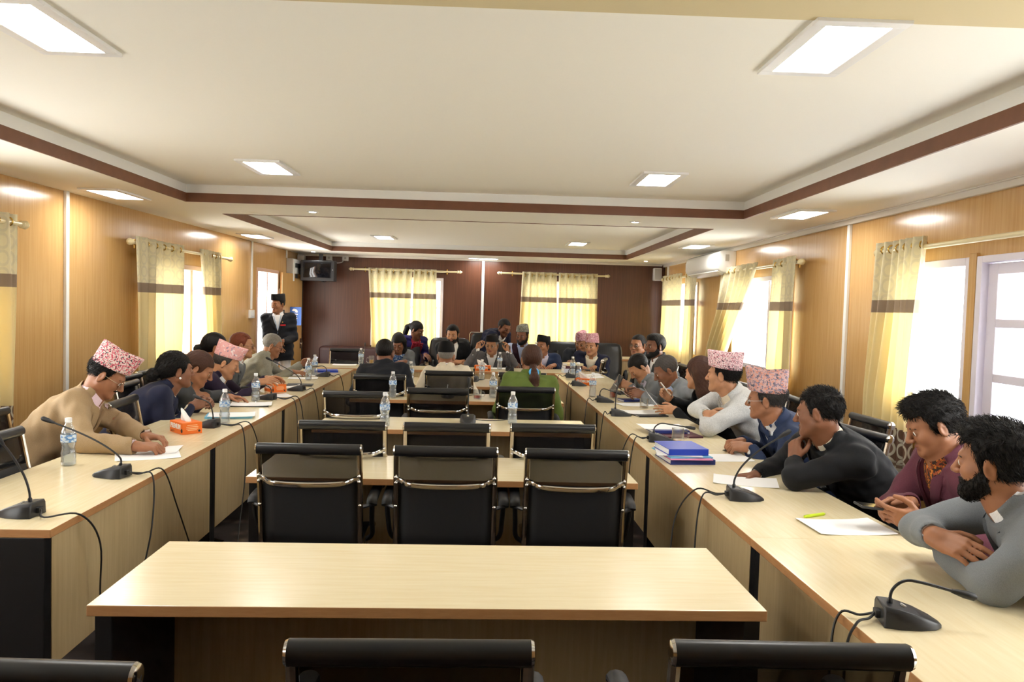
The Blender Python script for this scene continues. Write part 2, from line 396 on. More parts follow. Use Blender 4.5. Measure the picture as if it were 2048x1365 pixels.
# ceiling: low border with two raised trays
TR = [(-2.555, 2.05, .9, 6.43), (-2.55, 2.03, 7.28, 12.05)]
mb = MB(); XS = sorted({XL-.1, XR+.1} | {t[0] for t in TR} | {t[1] for t in TR}); YS = sorted({YN-.1, YB+.1} | {t[2] for t in TR} | {t[3] for t in TR})
for i in range(len(XS)-1):
    for j in range(len(YS)-1):
        cx_, cy2 = (XS[i]+XS[i+1])/2, (YS[j]+YS[j+1])/2
        if any(t[0] < cx_ < t[1] and t[2] < cy2 < t[3] for t in TR): continue
        mb.box((XS[i], YS[j], HC), (XS[i+1], YS[j+1], HH+.1))
for t in TR: mb.box((t[0]-.01, t[2]-.01, HH), (t[1]+.01, t[3]+.01, HH+.1))
rstruct('ceiling', mb, 'ceiling_paint')
for k, t in enumerate(TR):
    mb = MB(); d = .014; z0, z1 = HC-.004, HC+.068
    mb.box((t[0], t[2], z0), (t[0]+d, t[3], z1)); mb.box((t[1]-d, t[2], z0), (t[1], t[3], z1))
    mb.box((t[0]+d, t[2], z0), (t[1]-d, t[2]+d, z1)); mb.box((t[0]+d, t[3]-d, z0), (t[1]-d, t[3], z1))
    rstruct('trim_%d' % (k+1), mb, 'brown_paint')
    mb = MB(); d = .010; z0, z1 = HC+.069, HH
    mb.box((t[0], t[2], z0), (t[0]+d, t[3], z1)); mb.box((t[1]-d, t[2], z0), (t[1], t[3], z1))
    mb.box((t[0]+d, t[2], z0), (t[1]-d, t[2]+d, z1)); mb.box((t[0]+d, t[3]-d, z0), (t[1]-d, t[3], z1))
    rstruct('trim_%d' % (k+3), mb, 'white_trim')
rstruct('trim_5', MB().box((-2.54, 2.08, HH-.003), (2.036, 2.44, HH+.001)), 'ceiling_tan')
rstruct('trim_6', MB().box((XR-.035, YN, HC-.05), (XR, YB, HC)).box((XR-.05, YN, HC-.012), (XR-.035, YB, HC)), 'cornice', bevel=.004)
rstruct('trim_7', MB().box((XL, YB-.03, HC-.035), (XR-.05, YB, HC)), 'cornice', bevel=.004)
# white cable trunking up the walls
k = 8
for lo, hi in (((XL, 6.02, 0), (XL+.025, 6.065, HC)), ((XL, 10.56, 1.42), (XL+.02, 10.60, HC)), ((XR-.025, 6.18, 0), (XR, 6.225, HC-.05)), ((-.24, YB-.025, 0), (-.195, YB, HC-.035)), ((XR-.03, 12.72, 0), (XR, 12.76, HC-.05)), ((XL, 12.3, 0), (XL+.02, 12.33, 1.86)), ((XL, 12.3, 2.22), (XL+.02, 12.33, HC))):
    rstruct('trim_%d' % k, MB().box(lo, hi), 'white_trim', bevel=.004); k += 1
for s, x0, x1 in (('left', XL, XL+.012), ('right', XR-.012, XR)):
    segs = [(YN, 10.8), (11.9, YB)] if s == 'left' else [(YN, 3.5), (4.52, YB)]
    mb = MB()
    for a, b_ in segs: mb.box((x0, a, 0), (x1, b_, .09))
    rstruct('baseboard_'+s, mb, 'wall_dark')
rstruct('baseboard_back', MB().box((XL+.02, YB-.012, 0), (XR-.03, YB, .09)), 'wall_dark')

# windows: each one frame, sashes and panes
WN = [0]
def window(axis, pos, out, a0, a1, z0, z1, mull, mtl, trans=(), glass='window_glass'):
    WN[0] += 1; mb = MB(); w = .05
    def b(a, b_, z, zz, d0, d1):
        p0, p1 = sorted((pos+out*d0, pos+out*d1))
        mb.box((p0, a, z) if axis == 0 else (a, p0, z), (p1, b_, zz) if axis == 0 else (b_, p1, zz))
    b(a0, a0+w, z0, z1, -.12, 1.0); b(a1-w, a1, z0, z1, -.12, 1.0); b(a0+w, a1-w, z0, z0+w, -.12, 1.0); b(a0+w, a1-w, z1-w, z1, -.12, 1.0)
    ed = [a0+w]+list(mull)+[a1-w]
    for m_ in mull: b(m_-.035, m_+.035, z0+w, z1-w, .15, .85)
    for t in trans:
        for i in range(len(ed)-1):
            b(ed[i]+(.035 if i else 0), ed[i+1]-(.035 if i < len(ed)-2 else 0), t-.02, t+.02, .25, .75)
    fr = rstruct('window_%d' % WN[0], mb, mtl, bevel=.004)
    g = MB(); p0, p1 = sorted((pos+out*.46, pos+out*.54))
    g.box((p0, a0+w, z0+w) if axis == 0 else (a0+w, p0, z0+w), (p1, a1-w, z1-w) if axis == 0 else (a1-w, p1, z1-w))
    obj('pane', g, glass, fr)
    return fr
MAT['window_wood'] = mat('window_wood', srgb(206, 170, 150), .4)
window(0, XL, -.1, .2, 2.0, .95, 1.93, (1.1,), 'lilac_paint')  # unseen window near the camera, added for more daylight
window(0, XL, -.1, 3.3, 5.1, .95, 1.9, (4.2,), 'window_wood')
window(0, XL, -.1, 7.42, 8.95, .90, 1.9, (8.08, 8.58), 'window_wood')
window(0, XR, .1, .9, 2.9, .95, 1.93, (1.9,), 'lilac_paint')  # out-of-view window, added so more daylight enters from the right
window(0, XR, .1, 4.59, 5.36, .95, 1.93, (), 'lilac_paint')
window(0, XR, .1, 7.36, 9.2, .95, 1.95, (8.06,), 'lilac_paint')
window(0, XR, .1, 10.85, 12.6, .95, 1.98, (11.3, 11.95), 'lilac_paint', (1.5,))
window(1, YB, .1, -2.08, -.88, .84, 2.0, (-1.48,), 'lilac_paint', (1.5,))
window(1, YB, .1, .46, 1.66, .84, 2.0, (1.06,), 'lilac_paint', (1.5,))
# glazed door on the right: frame, leaf with three panes
mb = MB(); y0, y1, zt = 3.56, 4.515, 1.93
mb.box((XR-.02, y1-.05, 0), (XR+.1, y1, zt)).box((XR-.02, y0, 0), (XR+.1, y0+.05, zt)).box((XR-.02, y0+.05, zt-.04), (XR+.1, y1-.05, zt))
d1 = rstruct('door_1', mb, 'lilac_paint', bevel=.004)
mb = MB(); a, b_ = y0+.055, y1-.055; x0, x1 = XR+.02, XR+.06; st = .085
mb.box((x0, a, .01), (x1, a+st, 1.885)).box((x0, b_-st, .01), (x1, b_, 1.885))
rails = [(.01, .92), (1.20, 1.25), (1.515, 1.565), (1.82, 1.885)]
for z0, z1 in rails: mb.box((x0, a+st, z0), (x1, b_-st, z1))
lf = obj('door_leaf', mb, 'lilac_paint', d1, bevel=.004)
for i in range(3): obj('pane', MB().box((x0+.015, a+st, rails[i][1]), (x0+.021, b_-st, rails[i+1][0])), 'frosted_glass', lf)
obj('door_handle', MB().tube([(x0-.0, a+.05, 1.0), (x0-.05, a+.05, 1.0), (x0-.05, a+.16, 1.0)], .009), 'chrome', lf, smooth=True)
rstruct('trim_%d' % k, MB().box((XR-.022, 4.517, 0), (XR+.1, 4.588, 1.95)), 'wall_laminate', bevel=.003); k += 1
# doorway on the left: jambs, leaf folded back along the wall
mb = MB(); y0, y1 = 10.82, 11.88
mb.box((XL-.1, y0, 0), (XL+.012, y0+.05, 2.0)).box((XL-.1, y1-.05, 0), (XL+.012, y1, 2.0)).box((XL-.1, y0+.05, 1.95), (XL+.012, y1-.05, 2.0)).box((XL-.07, 11.42, 0), (XL-.03, 11.46, 1.95))
d2 = rstruct('door_2', mb, 'window_wood', bevel=.003)
mb = MB(); mb.box((0, 0, .02), (.04, .86, 1.98))
l2 = obj('door_leaf', mb, 'wall_laminate', d2, loc=(XL+.02, 11.92, 0)); l2.rotation_euler = (0, 0, rad(-6))
obj('edge_strip', MB().box((-.004, .86, .02), (.05, .875, 1.98)), 'black_panel', l2)
obj('door_handle', MB().tube([(.04, .80, .86), (.095, .80, .86), (.10, .70, .86)], .011).box((.04, .77, .78), (.048, .83, .94)), 'chrome', l2, smooth=True)

# ------------------------------------------------------------------ lamps
def panel(x, y, z, label, sx=.30, sy_=.56, border=.045):
    t = rthing('ceiling_light', label, 'light', x, y, z, group='square LED ceiling panels')
    mb = MB(); a, b_ = sx/2, sy_/2; h = .014
    mb.box((-a, -b_, -h), (a, -b_+border, 0)).box((-a, b_-border, -h), (a, b_, 0)).box((-a, -b_+border, -h), (-a+border, b_-border, 0)).box((a-border, -b_+border, -h), (a, b_-border, 0))
    obj('frame', mb, 'white_plastic', t, bevel=.002)
    obj('diffuser', MB().box((-a+border, -b_+border, -h+.003), (a-border, b_-border, -.001)), 'led_panel', t)
for x, y, z, l in ((1.12, 2.69, HH, 'largest ceiling light panel, near right over the raised tray'), (-1.60, 2.76, HH, 'ceiling light panel cut off by the top left corner'),
        (-1.60, 5.47, HH, 'ceiling light panel in the near tray beside its left far corner'), (1.11, 5.44, HH, 'ceiling light panel in the near tray toward its right far corner'),
        (-1.58, 10.92, HH, 'small bright ceiling panel at left in the far tray'), (1.14, 11.0, HH, 'small bright ceiling panel at right in the far tray'),
        (-2.95, 6.09, HC, 'ceiling panel over the left wall just beyond the tall white trunking'), (-2.98, 9.67, HC, 'ceiling panel near the left wall close to the open doorway'),
        (2.36, 6.0, HC, 'ceiling panel over the right wall above the white trunking strip'), (2.37, 9.22, HC, 'ceiling panel in front of the wall air conditioner'),
        (-2.95, 2.4, HC, 'unseen ceiling panel added for light over the near left window'), (2.36, 2.4, HC, 'unseen ceiling panel added for light over the near right glazed door')):  # these two border panels are out of view, added as extra light
    panel(x, y, z, l)
panel(-.22, 12.82, HC, 'thin ceiling light at the middle of the dark back wall', .5, .22, .02)
for x, y, l in ((-1.63, 6.9, 'tiny round downlight between the trays at left'), (1.22, 6.9, 'tiny round downlight between the trays at right'), (-2.92, 12.45, 'tiny round downlight in the far left corner'), (2.37, 12.3, 'tiny round downlight in the far right corner')):
    t = rthing('downlight', l, 'light', x, y, HC, group='round downlights')
    obj('trim_ring', MB().lathe([(.032, -.006), (.048, -.006), (.05, 0), (.032, 0)], 20, closed=True), 'white_plastic', t, smooth=True)
    obj('diffuser', MB().lathe([(.0, -.004), (.031, -.004)], 20), 'led_panel', t)

# ------------------------------------------------------------------ curtains and rods
def curtain(label, axis, pos, inn, rows, nf, mtl, eyelets=True, group='cream curtains with a brown band', amp=.035, off=.10, flat=0.0, ph=0.0):
    """rows: (z, a0, a1) from the rod down; inn: direction into the room"""
    NS, NZ = nf*10+1, 26; zt, zb = rows[0][0], rows[-1][0]; mb = MB(); mb.uv = []
    zs = [r[0] for r in rows][::-1]
    for j in range(NZ):
        z = zt+(zb-zt)*j/(NZ-1); a0 = float(np.interp(z, zs, [r[1] for r in rows][::-1])); a1 = float(np.interp(z, zs, [r[2] for r in rows][::-1]))
        for i in range(NS):
            s = i/(NS-1); w = amp*(.75+.5*j/NZ); f = sin(2*pi*nf*s+ph+.5*sin(3*s+2.2*j/NZ))
            if s < flat: f = f*.25+.9
            a = a0+(a1-a0)*s + .3*(a1-a0)/nf*cos(2*pi*nf*s)*.25
            d = off+w*f+.012*sin(7*s+4*j/NZ); p = pos+inn*d
            mb.v.append((p, a, z) if axis == 0 else (a, p, z)); mb.uv.append((s*nf*.28, z))
    for j in range(NZ-1):
        for i in range(NS-1): q = j*NS+i; mb.f.append((q, q+1, q+NS+1, q+NS)); mb.m.append(0)
    cx2, cy3 = (pos+inn*off, (rows[0][1]+rows[0][2])/2) if axis == 0 else ((rows[0][1]+rows[0][2])/2, pos+inn*off)
    t = rthing('curtain', label, 'curtain', cx2, cy3, zb, group=group)
    org = (cx2, cy3, zb)
    o = obj('cloth', mb, mtl, t, smooth='all', origin=org)
    so = o.modifiers.new('Solidify', 'SOLIDIFY'); so.thickness = .003
    if eyelets:
        for i in range(nf):
            s = (i+.5)/nf; a = rows[0][1]+(rows[0][2]-rows[0][1])*s; c = (pos+inn*(off+.0), a, zt-.055) if axis == 0 else (a, pos+inn*off, zt-.055)
            e = MB(); R = []
            for q in range(16):
                th = 2*pi*q/16; cc = Vector(c)+Vector((0, 0, 1))*(.026*cos(th)) + (Vector((inn, 0, 0)) if axis == 0 else Vector((0, inn, 0)))*(.026*sin(th))
                R.append(cc)
            e.tube(R+[R[0]], .006, 6, cap=False); obj('eyelet', e, 'brass', t, smooth=True, origin=org)
    return t
def rod(label, axis, pos, inn, a0, a1, z, off=.10, r=.016):
    P = lambda a, d=off, zz=z: (pos+inn*d, a, zz) if axis == 0 else (a, pos+inn*d, zz)
    o_ = P((a0+a1)/2); t = rthing('curtain_rod', label, 'curtain rod', *o_[:3], group='cream curtain rods')
    obj('pole', MB().tube([P(a0), P(a1)], r, 12), 'rod_cream', t, smooth=True, origin=o_)
    for a, s in ((a0, -1), (a1, 1)):
        obj('finial', MB().tube([P(a), P(a+s*.012), P(a+s*.03), P(a+s*.05), P(a+s*.075), P(a+s*.085)], [r*1.1, r*1.7, r*1.2, r*1.9, r*1.1, r*.3], 12), 'rod_cream', t, smooth=True, origin=o_)
    for a in (a0+.1*(a1-a0), a1-.1*(a1-a0)):
        obj('bracket', MB().tube([P(a, 0), P(a)], .008, 8).tube([P(a, .003, z-.04), P(a, .003, z+.04)], .014, 8), 'brass', t, smooth=True, origin=o_)
    return t
zr = 2.015
rod('cream curtain rod at the near left wall', 0, XL, 1, 3.0, 5.32, zr); rod('cream curtain rod on the left wall with both curtains drawn apart', 0, XL, 1, 6.93, 9.42, zr+.015)
rod('cream curtain rod above the glazed door on the right', 0, XR, -1, 3.0, 5.50, zr); rod('cream curtain rod on the right wall beside the air conditioner', 0, XR, -1, 6.98, 9.42, zr+.02); rod('farthest cream curtain rod on the right wall under the air conditioner', 0, XR, -1, 10.42, 12.68, zr+.05)
rod('cream curtain rod at left on the dark back wall', 1, YB, -1, -2.36, -.65, 2.105); rod('cream curtain rod at right on the dark back wall', 1, YB, -1, .10, 1.82, 2.11)
zt, zb = 2.075, .12
curtain('cream curtain cut off by the left edge of the photo', 0, XL, 1, [(zt, 4.6, 5.26), (zb, 4.6, 5.26)], 5, 'curtain_cloth')
curtain('wide glowing curtain at the left of the left wall window', 0, XL, 1, [(zt+.01, 6.93, 8.03), (1.2, 6.95, 8.06), (zb, 6.96, 8.05)], 6, 'curtain_cloth', flat=.2)
curtain('narrow curtain on the far side of the left wall window', 0, XL, 1, [(zt+.01, 8.48, 9.12), (1.2, 8.62, 9.14), (zb, 8.62, 9.14)], 5, 'curtain_cloth')
curtain('curtain beside the glazed door on the right, ringed brown border below', 0, XR, -1, [(zt+.01, 4.90, 5.50), (1.6, 4.95, 5.52), (1.0, 5.0, 5.6), (zb, 4.95, 5.62)], 6, 'curtain_cloth', ph=1.2)
curtain('straight curtain nearest the white trunking on the right wall', 0, XR, -1, [(zt+.02, 7.0, 7.62), (1.2, 7.0, 7.72), (zb, 7.0, 7.75)], 4, 'curtain_cloth', flat=.35)
curtain('curtain pulled slantwise to the left beneath the air conditioner', 0, XR, -1, [(zt+.02, 8.08, 9.37), (1.9, 8.22, 9.40), (1.6, 8.52, 9.52), (1.15, 9.0, 9.86), (.9, 9.25, 9.95), (zb, 9.3, 9.9)], 6, 'curtain_cloth')
curtain('short curtain half hidden below the air conditioner', 0, XR, -1, [(zt+.05, 10.45, 11.15), (1.2, 10.5, 11.2), (zb, 10.5, 11.2)], 4, 'curtain_cloth_back', flat=.3)
curtain('farthest curtain on the right wall by the back corner', 0, XR, -1, [(zt+.05, 11.38, 12.68), (1.2, 11.3, 12.72), (zb, 11.3, 12.7)], 6, 'curtain_cloth_back')
curtain('left half of the curtains over the left back window', 1, YB, -1, [(zt+.06, -2.13, -1.40), (1.2, -2.06, -1.42), (zb, -2.03, -1.44)], 6, 'curtain_cloth_back')
curtain('right half of the curtains over the left back window', 1, YB, -1, [(zt+.06, -1.38, -1.0), (1.2, -1.38, -.98), (zb, -1.36, -.98)], 4, 'curtain_cloth_back')
curtain('left half of the curtains over the right back window', 1, YB, -1, [(zt+.07, .43, 1.0), (1.2, .40, 1.03), (zb, .38, 1.04)], 5, 'curtain_cloth_back')
curtain('right half of the curtains over the right back window', 1, YB, -1, [(zt+.07, 1.04, 1.69), (1.2, 1.05, 1.70), (zb, 1.06, 1.68)], 6, 'curtain_cloth_back')

# ------------------------------------------------------------------ things fixed to the walls
t = rthing('air_conditioner', 'white split air conditioner high on the right wall', 'air conditioner', XR, 9.95, 2.02)
prof = [(0, .0), (-.10, .0), (-.19, .035), (-.225, .09), (-.225, .19), (-.20, .255), (-.16, .275), (0, .275)]
mb = MB(); mb.rings([[(x*s, y, .1375+(z-.1375)*s) for x, z in prof] for y, s in ((-.775, .93), (-.765, 1), (.765, 1), (.775, .93))])
obj('body', mb, 'white_plastic', t, smooth=True, bevel=.006)
obj('louvre', MB().obox((-.15, 0, .018), ((.93, 0, -.36), (0, 1, 0), (.36, 0, .93)), (.05, .70, .005)), 'white_plastic', t)
obj('display_label', MB().box((-.13, -.779, .15), (-.085, -.774, .23)), 'grey_plastic', t)
obj('pipe_knockout', MB().tube([(-.035, -.774, .06), (-.035, -.781, .06)], .03, 14), 'black_plastic', t, smooth=True)
t = rthing('distribution_board', 'grey electric distribution board with four dark breakers above the doorway corner', 'electric board', XL, 12.34, 1.85)
obj('case', MB().box((0, 0, 0), (.10, .46, .37)), 'grey_plastic', t, bevel=.006)
obj('cover', MB().box((.10, .01, .01), (.112, .45, .36)), 'white_plastic', t, bevel=.004)
for y in (.10, .28):
    for z in (.06, .23): obj('breaker', MB().box((.112, y, z), (.13, y+.10, z+.07)), 'black_plastic', t, bevel=.003)
t = rthing('junction_box', 'pale grey box beside the television in the back left corner', 'junction box', -3.24, YB-.03, 2.12)
obj('case', MB().box((-.06, -.07, 0), (.06, .03, .19)), 'grey_plastic', t, bevel=.005); obj('lid', MB().box((-.055, -.08, .005), (.055, -.07, .185)), 'white_plastic', t, bevel=.004)
t = rthing('television', 'small black tube television on a bracket in the back corner', 'television', -2.87, YB-.30, 1.88)
mb = MB(); mb.rings([[(x*a, y, .165+(z-.165)*a) for x, z in ((-.27, 0), (.27, 0), (.27, .33), (-.27, .33))] for y, a in ((-.22, 1), (-.02, 1), (.2, .62))])
obj('housing', mb, 'black_plastic', t, bevel=.012)
obj('screen', MB().rings([[(x*a, y, .18+(z-.18)*a) for x, z in ((-.22, .05), (.22, .05), (.22, .30), (-.22, .30))] for y, a in ((-.222, 1), (-.232, .9))]), 'screen_glass', t, smooth=True)
obj('power_light', MB().sphere((.245, -.222, .18), .006), 'white_plastic', t)
obj('bracket', MB().box((-.03, .02, .33), (.03, .06, .45)).box((-.05, -.1, .325), (.05, .15, .335)).box((-.03, .2, .0), (.03, .299, .06)).box((-.015, .1, -.004), (.015, .299, .02)), 'black_plastic', t)
for x, l in ((-2.79, 'white cable box on the back wall above the television'), (-2.52, 'white socket box to the right of the television')):
    t = rthing('socket_box', l, 'socket', x, YB, 2.24, group='white boxes by the television')
    obj('case', MB().box((-.05, -.035, 0), (.05, 0, .085)), 'white_plastic', t, bevel=.004); obj('switch', MB().box((-.015, -.041, .025), (.015, -.035, .06)), 'grey_plastic', t)
tg = obj('power_cord', MB().tube([tuple(RP(*p)) for p in spline([(-2.75, YB-.05, 2.25), (-2.68, YB-.05, 2.20), (-2.58, YB-.05, 2.21), (-2.54, YB-.05, 2.25)], 6)], .006, 6), 'white_plastic', smooth=True); tag(tg, 'white cord looping between the two boxes over the television', 'cord')
t = rthing('wall_speaker', 'small white loudspeaker high at the right end of the back wall', 'speaker', 2.70, YB, 2.06)
obj('case', MB().box((-.065, -.13, 0), (.065, 0, .21)), 'white_plastic', t, bevel=.012); obj('grille', MB().box((-.055, -.136, .012), (.055, -.13, .198)), 'grey_plastic', t, bevel=.004)
for y, z, l in ((10.58, 1.30, 'white switch plate under the trunking left of the doorway'), (12.02, 1.62, 'white switch plate right of the doorway behind the standing man')):
    t = rthing('switch_plate', l, 'switch', XL, y, z, group='white switch plates')
    obj('plate', MB().box((0, -.09, 0), (.03, .09, .11)), 'white_plastic', t, bevel=.004)
    for q in (-.05, 0, .05): obj('rocker', MB().box((.03, q-.016, .03), (.036, q+.016, .08)), 'white_plastic', t, bevel=.002)
t = rthing('door_sign', 'blue sign with white emblem and text lines beside the open door', 'sign', -3.145, 12.25, 1.165)
obj('board', MB().box((-.105, -.006, 0), (.105, .006, .29)), 'blue_sign', t, bevel=.003)
mb = MB().prism([(-.045, .235), (-.015, .262), (.02, .255), (.045, .232), (.05, .205), (.02, .195), (.03, .212), (.0, .20), (.012, .222), (-.02, .222)], 1, -.0085, -.006)
obj('emblem', mb, 'white_ink', t)
for z, w in ((.165, .055), (.132, .04), (.10, .045), (.07, .03)):
    mb = MB(); n = max(3, int(w*2/.014))
    for q in range(n): x = -w+q*2*w/n; mb.box((x, -.0085, z), (x+1.5*w/n, -.006, z+.018))
    obj('text_line', mb, 'white_ink', t)
obj('mount', MB().box((-.13, .0, .05), (-.10, .02, .24)), 'chrome', t)
t = rthing('sofa', 'dark maroon sofa against the back wall left of the window', 'sofa', -2.0, 12.5, 0)
obj('seat', MB().box((-.85, -.38, .12), (.85, .1, .42)), 'sofa_maroon', t, bevel=.04, bseg=3); obj('back', MB().box((-.85, .1, .12), (.85, .36, .83)), 'sofa_maroon', t, bevel=.06, bseg=3)
for s in (-1, 1): obj('arm', MB().box((s*.95-.1, -.38, .1), (s*.95+.1, .36, .6)), 'sofa_maroon', t, bevel=.05, bseg=3)
for s in (-1, 1):
    for y in (-.3, .28): obj('foot', MB().box((s*.9-.03, y-.03, 0), (s*.9+.03, y+.03, .12)), 'black_plastic', t)
# ------------------------------------------------------------------ tables
def table(label, x0, x1, y0, y1, side, group, top='maple', z=.75, over=.02):
    """desk with two black end panels and a wooden modesty panel on one side (side: '+y','-x','+x')"""
    cx, cyy = (x0+x1)/2, (y0+y1)/2; t = thing('desk', label, 'desk', (cx, cyy, 0), 0, group); a, b_ = (x1-x0)/2, (y1-y0)/2; th = .03
    o = obj('tabletop', MB().box((-a, -b_, z-th), (a, b_, z), 0, 1), (top, 'edge_band'), t, bevel=.0025)
    zt, lw = z-th, .045
    if side == '+y':
        for s in (-1, 1): obj('end_panel', MB().box((s*(a-.03)-lw/2, -b_+.03, 0), (s*(a-.03)+lw/2, b_-.04, zt)), 'black_panel', t, bevel=.002)
        obj('modesty_panel', MB().box((-a+.05, b_-.085, .25), (a-.05, b_-.06, zt)), 'maple_panel', t)
        obj('top_rail', MB().box((-a+.055, b_-.11, zt-.075), (a-.055, b_-.085, zt)), 'maple_panel', t)
        for s in (-1, 1): obj('bracket', MB().box((s*(a-.075)-.02, b_-.13, zt-.06), (s*(a-.075)+.02, b_-.11, zt-.02)), 'black_plastic', t)
    else:
        sx = 1 if side == '+x' else -1; xi = sx*(a-over)
        for s in (-1, 1):
            lo, hi = sorted((xi, -sx*(a-.04)))
            obj('end_panel', MB().box((lo, s*(b_-.022)-.022, 0), (hi, s*(b_-.022)+.022, zt)), 'black_panel', t, bevel=.002)
        lo, hi = sorted((xi+sx*.001, xi-sx*.022)); obj('modesty_panel', MB().box((lo, -b_+.046, .25), (hi, b_-.046, zt)), 'maple_panel', t)
    return t
LX0, LX1, RX0, RX1 = -2.015, -1.418, 1.018, 1.63
ly = [2.685, 4.40, 6.02, 7.64, 9.40]; ry = [.92, 2.705, 4.42, 6.28, 7.95, 9.40]
for i in range(4):
    table(['left row desk nearest the camera with its black end panel showing', 'second desk of the left row, orange tissue box near its front', 'third desk of the left row under the pink capped man', 'last desk of the left row by the tweed jacket man'][i], LX0, LX1, ly[i], ly[i+1], '+x', 'desks along the left wall', 'maple_y')
for i in range(5):
    table(['right row desk nearest the camera under the bearded man', 'right row desk with the white paper and lime pen', 'right row desk with the blue book stack', 'right row desk where two grey suited men read', 'last desk of the right row with bottles and books'][i], RX0, RX1, ry[i], ry[i+1], '-x', 'desks along the right wall', 'maple_y')
dl = ['empty front desk nearest the camera in the middle', 'middle desk just beyond the three black chairs', 'middle desk with two water bottles and one microphone', 'middle desk with the tea glass before the green jacket woman', 'farthest middle desk before the two men seen from behind']
for i, (xc, y) in enumerate(((-.0805, 2.028), (-.11, 3.54), (-.104, 4.95), (-.11, 6.50), (-.11, 7.70))):
    table(dl[i], xc-.9, xc+.9, y, y+(.82 if i == 4 else .55), '+y', 'desks in the middle of the room')
for i, (x0, x1, l) in enumerate(((-2.015, -.76, 'left head table desk with the empty black chair behind it'), (-.76, .45, 'middle head table desk with orange tissue box'), (.45, 1.63, 'right head table desk with a pile of books'))):
    y0 = 9.50+(x0+2.0)*.03
    t = thing('desk', l, 'desk', ((x0+x1)/2, 9.82, 0), 0, 'desks of the head table'); a = (x1-x0)/2-.001
    obj('tabletop', MB().box((-a, -.31, .72), (a, .31, .75), 0, 1), ('maple', 'edge_band'), t, bevel=.0025)
    obj('front_panel', MB().box((-a+.05, -.29, .2), (a-.05, -.265, .72)), 'maple_panel', t)
    for s in (-1, 1): obj('end_panel', MB().box((s*(a-.025)-.02, -.295, 0), (s*(a-.025)+.02, .27, .72)), 'black_panel', t)
t = thing('side_table', 'light wooden side table in the far right corner', 'table', (2.12, 11.3, 0), 0)
obj('tabletop', MB().box((-.36, -.3, .82), (.36, .3, .85), 0, 1), ('maple', 'edge_band'), t, bevel=.0025)
obj('front_panel', MB().box((-.32, -.28, .06), (.32, -.255, .82)), 'maple_panel', t)
for s in (-1, 1): obj('end_panel', MB().box((s*.33-.015, -.285, 0), (s*.33+.015, .27, .82)), 'maple_panel', t)

